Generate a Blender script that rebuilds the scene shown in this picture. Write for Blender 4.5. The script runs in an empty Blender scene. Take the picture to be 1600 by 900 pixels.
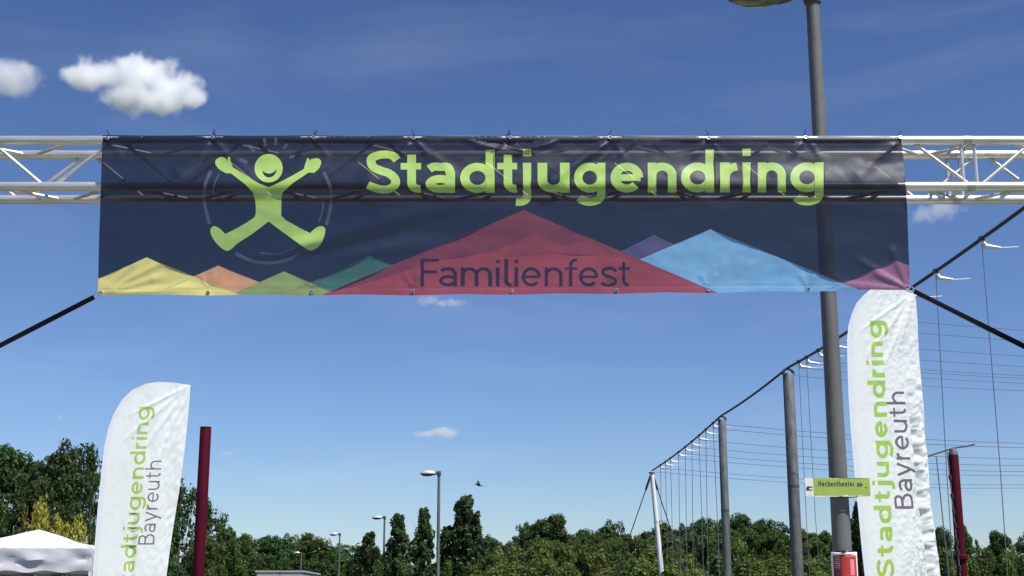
import bpy, math, random
import numpy as np
from mathutils import Vector, Matrix, noise
from mathutils.geometry import delaunay_2d_cdt
R = math.radians
random.seed(7); rng = np.random.default_rng(7)
scene = bpy.context.scene
COL = scene.collection

# ------------------------------------------------------------------ camera
CAM = Vector((0.0, 0.0, 1.6)); TILT = R(13.2); F = 2133.0
cd = bpy.data.cameras.new('camera'); cam = bpy.data.objects.new('camera', cd); COL.objects.link(cam)
cam.location = CAM; cam.rotation_euler = (R(90) + TILT, 0, 0)
cd.sensor_width = 36.0; cd.lens = 36.0 * F / 1600.0; cd.clip_start = 0.1; cd.clip_end = 20000
scene.camera = cam

# ------------------------------------------------------------------ sun and sky
SUN_EL, SUN_AZ = R(59), R(48)            # azimuth measured from behind the camera towards the right
sun_dir = Vector((math.cos(SUN_EL)*math.sin(SUN_AZ), -math.cos(SUN_EL)*math.cos(SUN_AZ), math.sin(SUN_EL)))
sl = bpy.data.lights.new('sun', 'SUN'); sl.energy = 5.0; sl.angle = R(0.53); sl.color = (1.0, 0.95, 0.88)
so = bpy.data.objects.new('sun', sl); COL.objects.link(so); so.location = (0, 0, 40)
so.rotation_euler = (-sun_dir).to_track_quat('-Z', 'Y').to_euler()
scene.view_settings.view_transform = 'Standard'; scene.view_settings.look = 'None'
scene.view_settings.exposure = 0.35; scene.view_settings.gamma = 1.0
scene.cycles.volume_bounces = 10; scene.cycles.transparent_max_bounces = 24
scene.cycles.max_bounces = 10

def world_sky():
    w = bpy.data.worlds.new('World'); scene.world = w; w.use_nodes = True
    nt = w.node_tree; N = nt.nodes; L = nt.links; N.clear()
    out = N.new('ShaderNodeOutputWorld'); bg = N.new('ShaderNodeBackground'); bg.inputs[1].default_value = SKY_STRENGTH
    sky = N.new('ShaderNodeTexSky'); sky.sky_type = 'NISHITA'; sky.sun_disc = False
    sky.sun_elevation = SUN_EL; sky.sun_rotation = R(180) - SUN_AZ
    sky.altitude = 300; sky.air_density = 1.0; sky.dust_density = 0.35; sky.ozone_density = 3.0
    tc = N.new('ShaderNodeTexCoord')
    # thin high cirrus: soft stretched streaks all round the sky
    mp = N.new('ShaderNodeMapping'); mp.inputs['Rotation'].default_value = (0, R(8), R(20)); mp.inputs['Scale'].default_value = (3.0, 3.0, 17.0)
    nz = N.new('ShaderNodeTexNoise'); nz.inputs['Scale'].default_value = 1.3; nz.inputs['Detail'].default_value = 7; nz.inputs['Distortion'].default_value = 0.5
    rp = N.new('ShaderNodeMapRange'); rp.inputs[1].default_value = 0.50; rp.inputs[2].default_value = 0.80; rp.inputs[4].default_value = 0.06
    mx = N.new('ShaderNodeMix'); mx.data_type = 'RGBA'; mx.inputs[7].default_value = (7.5, 8.0, 9.0, 1)
    tint = N.new('ShaderNodeMix'); tint.data_type = 'RGBA'; tint.blend_type = 'MULTIPLY'; tint.inputs[0].default_value = 1.0
    tint.inputs[7].default_value = SKY_TINT
    L.new(tc.outputs['Generated'], mp.inputs[0]); L.new(mp.outputs[0], nz.inputs['Vector']); L.new(nz.outputs['Fac'], rp.inputs[0])
    sc_ = N.new('ShaderNodeVectorMath'); sc_.operation = 'SCALE'; sc_.inputs['Scale'].default_value = 0.12
    gm = N.new('ShaderNodeGamma'); gm.inputs[1].default_value = 1.29          # contrast of the clear air
    L.new(sky.outputs[0], sc_.inputs[0]); L.new(sc_.outputs[0], gm.inputs[0]); L.new(gm.outputs[0], tint.inputs[6]); L.new(tint.outputs[2], mx.inputs[6]); L.new(rp.outputs[0], mx.inputs[0])
    L.new(mx.outputs[2], bg.inputs[0]); L.new(bg.outputs[0], out.inputs[0])
SKY_STRENGTH = 0.10; SKY_TINT = (7.2, 7.3, 8.35, 1)
world_sky()

# ------------------------------------------------------------------ helpers
cT, sT = math.cos(TILT), math.sin(TILT)
def ray(px, py):
    dx, dy = (px - 800.0) / F, (450.0 - py) / F
    return Vector((dx, cT - sT*dy, sT + cT*dy))
def at(px, py, Y):
    """world point on the vertical plane Y metres ahead, seen at photo position px, py"""
    d = ray(px, py); return CAM + d * (Y / d.y)
def at_plane(px, py, p0, yaw):
    n = Vector((math.sin(yaw), -math.cos(yaw), 0)); d = ray(px, py)
    return CAM + d * ((p0 - CAM).dot(n) / d.dot(n))

def tag(o, label=None, cat=None, group=None, kind=None):
    if label: o['label'] = label
    if cat: o['category'] = cat
    if group: o['group'] = group
    if kind: o['kind'] = kind
    return o
def empty(name, loc=(0, 0, 0), rz=0.0):
    o = bpy.data.objects.new(name, None); COL.objects.link(o); o.location = loc; o.rotation_euler = (0, 0, rz); o.empty_display_size = 0.2
    return o
def copy_tree(o, parent=None):
    c = o.copy(); COL.objects.link(c); c.parent = parent
    if parent is not None: c.matrix_parent_inverse = o.matrix_parent_inverse.copy()
    for ch in KIDS.get(o.name, []):
        k = copy_tree(ch, c); KIDS.setdefault(c.name, []).append(k)
    return c
KIDS = {}
def place(me, name, parent=None):
    o = bpy.data.objects.new(name, me); COL.objects.link(o)
    if parent is not None:
        o.parent = parent; KIDS.setdefault(parent.name, []).append(o)
    return o

class MB:
    """collects shapes; build() links them as ONE mesh object"""
    def __init__(s): s.v = []; s.f = []; s.m = []
    def add(s, vs, fs, mi=0):
        b = len(s.v); s.v += [tuple(v) for v in vs]; s.f += [tuple(i + b for i in f) for f in fs]; s.m += [mi]*len(fs); return s
    def box(s, c, d, rot=None, mi=0):
        c = Vector(c); hx, hy, hz = d[0]/2, d[1]/2, d[2]/2; M = rot or Matrix.Identity(3)
        vs = [c + M @ Vector((x*hx, y*hy, z*hz)) for x in (-1, 1) for y in (-1, 1) for z in (-1, 1)]
        return s.add(vs, [(0,1,3,2), (4,6,7,5), (0,4,5,1), (2,3,7,6), (0,2,6,4), (1,5,7,3)], mi)
    def cyl(s, a, b, r0, r1=None, n=12, caps=True, mi=0):
        return s.tube([a, b], [r0, r0 if r1 is None else r1], n, caps, mi)
    def tube(s, pts, rads, n=8, caps=True, mi=0):
        pts = [Vector(p) for p in pts]; k = len(pts)
        if not hasattr(rads, '__len__'): rads = [rads]*k
        vs = []; up = None
        for i, p in enumerate(pts):
            t = (pts[min(i+1, k-1)] - pts[max(i-1, 0)]).normalized()
            if up is None: up = Vector((0, 0, 1)) if abs(t.z) < .9 else Vector((1, 0, 0))
            x = up.cross(t).normalized(); y = t.cross(x).normalized(); up = y
            for j in range(n):
                a = 2*math.pi*j/n; vs.append(p + (x*math.cos(a) + y*math.sin(a))*rads[i])
        fs = [(i*n+j, i*n+(j+1) % n, (i+1)*n+(j+1) % n, (i+1)*n+j) for i in range(k-1) for j in range(n)]
        if caps: fs += [tuple(range(n-1, -1, -1)), tuple((k-1)*n+j for j in range(n))]
        return s.add(vs, fs, mi)
    def torus(s, c, R0, r, ax=(0, 1, 0), n=16, m=6, mi=0):
        c = Vector(c); q = Vector((0, 0, 1)).rotation_difference(Vector(ax)); vs = []
        for i in range(n):
            a = 2*math.pi*i/n
            for j in range(m):
                b = 2*math.pi*j/m
                vs.append(c + q @ Vector(((R0+r*math.cos(b))*math.cos(a), (R0+r*math.cos(b))*math.sin(a), r*math.sin(b))))
        fs = [(i*m+j, ((i+1) % n)*m+j, ((i+1) % n)*m+(j+1) % m, i*m+(j+1) % m) for i in range(n) for j in range(m)]
        return s.add(vs, fs, mi)
    def lathe(s, prof, c=(0, 0, 0), n=24, sx=1, sy=1, mi=0):
        c = Vector(c); k = len(prof)
        vs = [c + Vector((r*math.cos(2*math.pi*j/n)*sx, r*math.sin(2*math.pi*j/n)*sy, z)) for r, z in prof for j in range(n)]
        fs = [(i*n+j, i*n+(j+1) % n, (i+1)*n+(j+1) % n, (i+1)*n+j) for i in range(k-1) for j in range(n)]
        return s.add(vs, fs, mi)
    def mesh(s, name, mats, smooth=True, autosmooth=35):
        me = bpy.data.meshes.new(name); me.from_pydata(s.v, [], s.f)
        for m in (mats if isinstance(mats, (list, tuple)) else [mats]): me.materials.append(m)
        me.polygons.foreach_set('material_index', s.m)
        me.polygons.foreach_set('use_smooth', [smooth]*len(s.f)); me.update()
        if smooth and autosmooth: me.set_sharp_from_angle(angle=R(autosmooth))
        return me
    def build(s, name, mats, parent=None, smooth=True):
        return place(s.mesh(name, mats, smooth), name, parent)

# ------------------------------------------------------------------ materials
def mat(name, col, rough=0.6, metal=0.0, spec=0.5, noise_amt=0.0, noise_scale=8.0, bump=0.0, transl=0.0, see=0.0, coat=0.0, dark=None, stretch=(1, 1, 1), obj_var=0.0):
    m = bpy.data.materials.new(name); m.use_nodes = True; nt = m.node_tree; N = nt.nodes; L = nt.links
    p = N['Principled BSDF']; out = N['Material Output']
    p.inputs['Roughness'].default_value = rough; p.inputs['Metallic'].default_value = metal
    p.inputs['Specular IOR Level'].default_value = spec; p.inputs['Coat Weight'].default_value = coat
    c = (*col, 1) if len(col) == 3 else col
    src = None
    if noise_amt or bump or dark:
        tc = N.new('ShaderNodeTexCoord'); mp = N.new('ShaderNodeMapping'); mp.inputs['Scale'].default_value = stretch
        nz = N.new('ShaderNodeTexNoise'); nz.inputs['Scale'].default_value = noise_scale; nz.inputs['Detail'].default_value = 6; nz.inputs['Roughness'].default_value = .6
        L.new(tc.outputs['Object'], mp.inputs[0]); L.new(mp.outputs[0], nz.inputs['Vector'])
        mr = N.new('ShaderNodeMapRange'); mr.inputs[1].default_value = .3; mr.inputs[2].default_value = .7
        L.new(nz.outputs['Fac'], mr.inputs[0])
        mx = N.new('ShaderNodeMix'); mx.data_type = 'RGBA'
        d = dark or tuple(x*(1-noise_amt) for x in c[:3])
        mx.inputs[6].default_value = (*d[:3], 1); mx.inputs[7].default_value = c
        L.new(mr.outputs[0], mx.inputs[0]); src = mx.outputs[2]
        if bump:
            b = N.new('ShaderNodeBump'); b.inputs['Strength'].default_value = bump; b.inputs['Distance'].default_value = .01
            L.new(nz.outputs['Fac'], b.inputs['Height']); L.new(b.outputs[0], p.inputs['Normal'])
    if obj_var:
        oi = N.new('ShaderNodeObjectInfo'); hs = N.new('ShaderNodeHueSaturation')
        mr2 = N.new('ShaderNodeMapRange'); mr2.inputs[3].default_value = 1-obj_var; mr2.inputs[4].default_value = 1+obj_var
        L.new(oi.outputs['Random'], mr2.inputs[0]); L.new(mr2.outputs[0], hs.inputs['Value'])
        if src: L.new(src, hs.inputs['Color'])
        else: hs.inputs['Color'].default_value = c
        src = hs.outputs[0]
    if src: L.new(src, p.inputs['Base Color'])
    else: p.inputs['Base Color'].default_value = c
    last = p.outputs[0]
    if transl:
        t = N.new('ShaderNodeBsdfTranslucent'); ms = N.new('ShaderNodeMixShader'); ms.inputs[0].default_value = transl
        if src: L.new(src, t.inputs[0])
        else: t.inputs[0].default_value = c
        L.new(last, ms.inputs[1]); L.new(t.outputs[0], ms.inputs[2]); last = ms.outputs[0]
    if see:
        t = N.new('ShaderNodeBsdfTransparent'); ms = N.new('ShaderNodeMixShader'); ms.inputs[0].default_value = see
        L.new(last, ms.inputs[1]); L.new(t.outputs[0], ms.inputs[2]); last = ms.outputs[0]
    L.new(last, out.inputs[0])
    return m
M = {}
M['alu'] = mat('brushed_aluminium', (.86, .84, .80), .36, .74, noise_amt=.30, noise_scale=6, bump=.04, stretch=(1, 8, 8))
M['alu_brace'] = mat('brace_aluminium', (.70, .69, .67), .52, .6, noise_amt=.35, noise_scale=11)
M['alu_dull'] = mat('dull_aluminium', (.55, .55, .54), .45, 1.0, noise_amt=.3, noise_scale=9)
M['galv'] = mat('galvanised_steel', (.165, .167, .165), .6, 0.15, noise_amt=.5, noise_scale=5, bump=.06, stretch=(1, 1, .35))
M['grey_post'] = mat('weathered_grey_post', (.155, .165, .17), .65, 0.1, noise_amt=.6, noise_scale=9, bump=.1, stretch=(1, 1, .3))
M['crimson'] = mat('crimson_paint', (.078, .003, .014), .7, 0, spec=.1, noise_amt=.5, noise_scale=3.5, stretch=(1, 1, .4))
M['white_paint'] = mat('white_painted_steel', (.78, .78, .77), .4, 0, noise_amt=.12, noise_scale=5)
M['white_plastic'] = mat('white_plastic', (.85, .85, .85), .35)
M['steel'] = mat('zinc_steel', (.7, .7, .7), .3, 1.0)
M['black_web'] = mat('black_webbing', (.006, .006, .007), .9, spec=.1, noise_amt=.4, noise_scale=120, bump=.2)
M['black'] = mat('black_plastic', (.015, .015, .016), .45)
M['dark_grey'] = mat('dark_grey_housing', (.06, .063, .06), .5, noise_amt=.2)
M['lamp_top'] = mat('light_grey_lamp_housing', (.62, .63, .64), .3, 0.3, noise_amt=.1)
M['glass'] = mat('lamp_glass', (.09, .10, .06), .2, 0, coat=.5)
M['cable'] = mat('dark_steel_cable', (.03, .032, .036), .55)
M['cord'] = mat('dark_cord', (.10, .125, .17), .7)
M['rubber'] = mat('rubber', (.02, .02, .02), .8)
M['tent'] = mat('white_tent_canvas', (.70, .69, .75), .75, noise_amt=.14, noise_scale=3, transl=.15)
M['truckwhite'] = mat('white_truck_panel', (.45, .45, .43), .6, noise_amt=.25, noise_scale=2)
M['bird'] = mat('dark_feathers', (.03, .035, .03), .7, noise_amt=.4, noise_scale=40)
M['concrete'] = mat('concrete', (.35, .34, .32), .85, noise_amt=.3, noise_scale=10, bump=.2)
# ------------------------------------------------------------------ ground
def ground():
    m = mat('meadow_grass', (.075, .10, .028), .9, noise_scale=.35, dark=(.035, .055, .018), bump=.3)
    vs = []; fs = []
    radii = [0, 12, 30, 70, 150, 350, 900, 2500, 6000]; n = 48
    mb = MB(); vs.append((0, 0, 0))
    for i, r in enumerate(radii[1:]):
        for j in range(n): vs.append((r*math.cos(2*math.pi*j/n), r*math.sin(2*math.pi*j/n), 0))
    for j in range(n): fs.append((0, 1+j, 1+(j+1) % n))
    for i in range(len(radii)-2):
        for j in range(n): fs.append((1+i*n+j, 1+(i+1)*n+j, 1+(i+1)*n+(j+1) % n, 1+i*n+(j+1) % n))
    mb.add(vs, fs); o = mb.build('ground', m, None, False); tag(o, kind='structure')
    p = MB(); p.box((-14, 90, .0), (9, 170, .012)); o = p.build('road', mat('asphalt', (.05, .05, .052), .9, noise_amt=.3, noise_scale=3), None, False); tag(o, kind='structure')
    p = MB(); p.box((0, 7, .0), (7.5, 30, .012)); o = p.build('path', mat('gravel_path', (.30, .27, .22), .95, noise_amt=.35, noise_scale=14, bump=.4), None, False); tag(o, kind='structure')
ground()

# ------------------------------------------------------------------ stroke lettering
def arc(cx, cy, rx, ry, a0, a1, n=14):
    return [(cx + rx*math.cos(R(a0+(a1-a0)*i/n)), cy + ry*math.sin(R(a0+(a1-a0)*i/n))) for i in range(n+1)]
def smoothline(pts, n=5):
    P = [pts[0]] + list(pts) + [pts[-1]]; out = []
    for i in range(1, len(P)-2):
        p0, p1, p2, p3 = P[i-1:i+3]
        for k in range(n):
            t = k/n
            out.append(tuple(.5*((2*p1[a]) + (-p0[a]+p2[a])*t + (2*p0[a]-5*p1[a]+4*p2[a]-p3[a])*t*t + (-p0[a]+3*p1[a]-3*p2[a]+p3[a])*t**3) for a in (0, 1)))
    out.append(pts[-1]); return out
def glyph(ch, w):
    h = w/2; A = 1.44; S = []; L = S.append; E = arc
    rx, ry = .5-h, .5-h
    def rect(x0, y0, x1, y1): L(('R', [(x0, y0), (x1, y0), (x1, y1), (x0, y1)]))
    def bowl(cx=.5): L(('P', E(cx, .5, rx, ry, 0, 185, 18))); L(('P', E(cx, .5, rx, ry, 180, 365, 18)))
    adv = 1.0
    if ch in 'SsB'[:2]:
        pts = [(.93, 1.10), (.80, 1.24), (.58, 1.42-h), (.33, 1.38-h), (.155, 1.13), (.21, .88), (.45, .745), (.68, .66), (.865, .48), (.865, .27), (.68, .10+h*.25), (.44, h-.01), (.22, h+.06), (.05, .27)]
        if ch == 's': pts = [(x*.80, y*.704 + (h*.1)) for x, y in pts]; adv = .78
        else: adv = .98
        L(('P', smoothline(pts, 4)))
    elif ch == 't':
        L(('P', [(.20+h, 1.28), (.20+h, .34)] + E(.42+h, .34, .22, .34-h, 180, 285, 8)[1:])); rect(0, 1-w*.82, .62, 1); adv = .66
    elif ch == 'a':
        L(('P', smoothline([(.10, .80), (.24, .92-h*.3), (.42, 1-h), (.62, .94-h*.6), (.84-h, .66)], 5) + [(.84-h, .30), (.84-h, 0)]))
        L(('P', E(.42, .30, .42-h, .30-h, 0, 185, 16))); L(('P', E(.42, .30, .42-h, .30-h, 180, 365, 16))); adv = .84
    elif ch == 'd':
        bowl(); L(('P', [(1-h, A), (1-h, 0)])); adv = 1.0
    elif ch == 'g':
        bowl(); L(('P', [(1-h, 1.0), (1-h, -.06)] + E(.5, -.06, .5-h, .38-h, 0, -155, 14)[1:])); adv = 1.0
    elif ch == 'j':
        L(('P', [(.12+h, 1.0), (.12+h, -.14)] + E(-.16+h, -.14, .28, .30-h, 0, -105, 8)[1:])); rect(.12, 1.22, .12+w, 1.22+max(w*.9, .16)); adv = .12+w
    elif ch == 'i':
        L(('P', [(h, 1.0), (h, 0)])); rect(0, 1.22, w, 1.22+max(w*.9, .16)); adv = w
    elif ch == 'l':
        L(('P', [(h, A), (h, .26)] + E(.24+h*.4, .26, .24-h*.6, .26-h, 180, 280, 7)[1:])); adv = .30
    elif ch == 'u':
        L(('P', [(h, 1.0), (h, .42)] + E(.44, .42, .44-h, .42-h, 180, 360, 16)[1:])); L(('P', [(.88-h, 1.0), (.88-h, 0)])); adv = .88
    elif ch == 'n' or ch == 'h':
        L(('P', [(h, 0), (h, A if ch == 'h' else 1.0)])); L(('P', [(.88-h, 0), (.88-h, .58)] + E(.44, .58, .44-h, .42-h, 0, 180, 16)[1:])); adv = .88
    elif ch == 'm':
        q = .37
        L(('P', [(h, 0), (h, 1.0)])); L(('P', [(2*q-h, 0), (2*q-h, .60)] + E(q, .60, q-h, .40-h, 0, 180, 12)[1:]))
        L(('P', [(4*q-w-h, 0), (4*q-w-h, .60)] + E(3*q-w, .60, q-h, .40-h, 0, 180, 12)[1:])); adv = 4*q-w
    elif ch == 'r':
        L(('P', [(h, 0), (h, 1.0)])); L(('P', E(.5, .52, .5-h, .48-h, 180, 96, 9))); adv = .50
    elif ch == 'e':
        L(('P', E(.48, .5, .48-h, .5-h, 0, 318, 28))); rect(h, .5-w*.42, .96-h*.6, .5+w*.42); adv = .96
    elif ch == 'c':
        L(('P', E(.48, .5, .48-h, .5-h, 42, 318, 24))); adv = .86
    elif ch == 'o':
        bowl(); adv = 1.0
    elif ch == 'f':
        L(('P', [(.18+h, 0), (.18+h, 1.12)] + E(.44+h, 1.12, .26, .34-h, 180, 82, 8)[1:])); rect(0, 1-w*.8, .56, 1); adv = .60
    elif ch == 'k':
        L(('P', [(h, 0), (h, A)])); L(('P', [(.76, 1.0), (.22, .46)])); L(('P', [(.34, .58), (.80, 0)])); adv = .80
    elif ch == 'y':
        L(('P', [(h, 1.0), (.48, .02)])); L(('P', [(.96-h, 1.0), (.30, -.42)])); adv = .94
    elif ch == 'F':
        L(('P', [(h, 0), (h, A)])); rect(h, A-w*.9, .86, A); rect(h, .68, .76, .68+w*.9); adv = .86
    elif ch == 'H':
        L(('P', [(h, 0), (h, A)])); L(('P', [(1.05-h, 0), (1.05-h, A)])); rect(h, .66, 1.0, .66+w); adv = 1.05
    elif ch == 'B':
        L(('P', [(h, 0), (h, A)]))
        L(('P', [(h, A-h), (.60, A-h)] + E(.60, 1.10, .28-h*.5, .34-h, 90, -90, 10)[1:] + [(h, .76+h)]))
        L(('P', [(h, .76-h*0+h), (.62, .76+h)] + E(.62, .38+h*.5, .36-h*.5, .38-h*.5, 90, -90, 12)[1:] + [(h, h)])); adv = .98
    elif ch == '>':
        L(('P', [(.0, .95), (.36, .5), (.0, .05)])); adv = .46
    elif ch == '.':
        rect(0, .4, .25, .7); adv = .25
    else: adv = .5
    return S, adv
def stroke_poly(pts, w):
    P = [np.array(p, float) for p in pts]
    Q = [P[0]]
    for p in P[1:]:
        if np.linalg.norm(p-Q[-1]) > 1e-4: Q.append(p)
    P = Q; l = []; r = []
    for i, p in enumerate(P):
        d0 = P[i]-P[i-1] if i else P[1]-P[0]; d1 = P[i+1]-P[i] if i < len(P)-1 else d0
        d0 = d0/np.linalg.norm(d0); d1 = d1/np.linalg.norm(d1); t = d0+d1
        t = t/max(np.linalg.norm(t), 1e-6); nn = np.array([-t[1], t[0]]); k = 1/max(.55, float(np.dot(t, d1)))
        l.append(tuple(p+nn*w/2*k)); r.append(tuple(p-nn*w/2*k))
    return l + r[::-1]
def text_polys(txt, w, gap, xf):
    """polygons of a line of lettering, x-height 1, total width scaled to 1 before xf maps (x 0..1, y in x-heights)"""
    x = 0; raw = []
    for i, ch in enumerate(txt):
        S, adv = glyph(ch, w)
        for k, pts in S:
            pl = pts if k == 'R' else stroke_poly(pts, w)
            raw.append([(px+x, py) for px, py in pl])
        x += adv + gap
    W = x - gap
    return [[xf(px/W, py) for px, py in pl] for pl in raw], W

def text_boxes(txt, w, boxes, xf):
    out = []
    for ch, (x0, x1) in zip(txt, boxes):
        S, adv = glyph(ch, w)
        for k, pts in S:
            out.append([xf(x0 + px/adv*(x1-x0), py) for px, py in (pts if k == 'R' else stroke_poly(pts, w))])
    return out

def in_poly(P, poly):
    poly = np.asarray(poly, float); x, y = P[:, 0], P[:, 1]; res = np.zeros(len(P), bool)
    bb = (x >= poly[:, 0].min()) & (x <= poly[:, 0].max()) & (y >= poly[:, 1].min()) & (y <= poly[:, 1].max())
    idx = np.nonzero(bb)[0]
    if len(idx) == 0: return res
    px, py = x[idx], y[idx]; c = np.zeros(len(idx), bool); n = len(poly)
    for i in range(n):
        x0, y0 = poly[i-1]; x1, y1 = poly[i]
        if y0 == y1: continue
        cond = ((y0 > py) != (y1 > py)) & (px < (x1-x0)*(py-y0)/(y1-y0)+x0); c ^= cond
    res[idx] = c; return res
def printed_sheet(outline, step, layers):
    """planar triangulation of an outline with every printed shape cut in; layers = [(material index, [polygons])], later wins"""
    O = np.asarray(outline, float); x0, y0 = O.min(0); x1, y1 = O.max(0)
    gx, gy = np.meshgrid(np.arange(x0+step/2, x1, step), np.arange(y0+step/2, y1, step))
    G = np.stack([gx.ravel(), gy.ravel()], 1); r = np.random.default_rng(3); G = G + r.uniform(-.18, .18, G.shape)*step
    G = G[in_poly(G, outline)]
    vs = [tuple(p) for p in outline]; es = [(i, (i+1) % len(outline)) for i in range(len(outline))]
    for mi, polys in layers:
        for pl in polys:
            b = len(vs); vs += [tuple(p) for p in pl]; es += [(b+i, b+(i+1) % len(pl)) for i in range(len(pl))]
    vs += [tuple(p) for p in G]
    v2, e2, f2, _, _, _ = delaunay_2d_cdt([Vector(v) for v in vs], es, [], 0, 1e-3, False)
    V = np.array([(v.x, v.y) for v in v2]); Fc = np.array([f for f in f2 if len(f) == 3])
    C = V[Fc].mean(1); keep = in_poly(C, outline); Fc = Fc[keep]; C = C[keep]; mi_a = np.zeros(len(Fc), int)
    for mi, polys in layers:
        for pl in polys: mi_a[in_poly(C, pl)] = mi
    return V, Fc, mi_a
def sheet_object(name, V3, Fc, mi, mats, parent=None, smooth=True, normals=None):
    me = bpy.data.meshes.new(name); me.from_pydata([tuple(v) for v in V3], [], [tuple(int(i) for i in f) for f in Fc])
    for m in mats: me.materials.append(m)
    me.polygons.foreach_set('material_index', mi.astype(np.int32)); me.polygons.foreach_set('use_smooth', [smooth]*len(Fc)); me.update()
    if normals is not None: me.normals_split_custom_set_from_vertices(normals)
    return place(me, name, parent)

# ------------------------------------------------------------------ truss gate
YT = 7.0; DT = 0.24
zt = at(800, 219.5, YT).z; zb = at(800, 291.5, YT).z
xR = 3.4
def truss():
    t = empty('truss_gate', (0, YT+DT/2, 0)); tag(t, 'silver aluminium lattice truss spanning overhead and carrying the printed banner', 'truss')
    O = Vector((0, YT+DT/2, 0))
    def L(p): return Vector(p) - O
    for Y in (YT, YT+DT):
        for z in (zt, zb):
            MB().cyl(L((-xR-.3, Y, z)), L((xR+.3, Y, z)), .025, n=20).build('chord', M['alu'], t)
    pit = .71; hp = pit/2
    nodes = [-2.13 + k*hp for k in range(-4, 17)]
    bars = []
    for k in range(len(nodes)-1):
        a, b = nodes[k], nodes[k+1]
        zz = (zt, zb) if k % 2 == 0 else (zb, zt)
        bars.append(((a+.02, YT, zz[0]), (b-.02, YT, zz[1])))
        bars.append(((a+.15, YT+DT, zz[1]), (b+.11, YT+DT, zz[0])))
        yy = (YT, YT+DT) if k % 2 == 0 else (YT+DT, YT)
        bars.append(((a+.05, yy[0], zb), (b, yy[1], zb)))
        bars.append(((a+.18, yy[1], zt), (b+.14, yy[0], zt)))
    for a, b in bars: MB().cyl(L(a), L(b), .010, n=8).build('brace', M['alu_brace'], t)
    xf = at(1507, 260, YT).x
    for dx in (-.012, .06):
        for Y in (YT, YT+DT): MB().cyl(L((xf+dx, Y, zb)), L((xf+dx, Y, zt)), .010, n=8).build('brace', M['alu_brace'], t)
        for z in (zt, zb): MB().cyl(L((xf+dx, YT, z)), L((xf+dx, YT+DT, z)), .010, n=8).build('brace', M['alu_brace'], t)
    for Y in (YT, YT+DT):
        for z in (zt, zb): MB().cyl(L((xf-.0, Y, z)), L((xf+.045, Y, z)), .0268, n=16).build('coupler', M['alu_dull'], t)
    for s in (-1, 1):        # the towers
        X0 = s*(xR+.05)
        for x in (X0, X0+s*DT):
            for Y in (YT, YT+DT): MB().cyl(L((x, Y, .02)), L((x, Y, zt+.03)), .025, n=14).build('chord', M['alu'], t)
        k = 0; z = .1
        while z < zb-.3:
            z2 = z+.34
            for Y in (YT, YT+DT):
                xa, xb = (X0, X0+s*DT) if k % 2 else (X0+s*DT, X0)
                MB().cyl(L((xa, Y, z)), L((xb, Y, z2)), .010, n=6).build('brace', M['alu_brace'], t)
            for x in (X0, X0+s*DT):
                ya, yb = (YT, YT+DT) if k % 2 else (YT+DT, YT)
                MB().cyl(L((x, ya, z)), L((x, yb, z2)), .010, n=6).build('brace', M['alu_brace'], t)
            z = z2; k += 1
        MB().box(L((X0+s*DT/2, YT+DT/2, .012)), (.9, .9, .02)).build('base_plate', M['alu_dull'], t, False)
truss()

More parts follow.
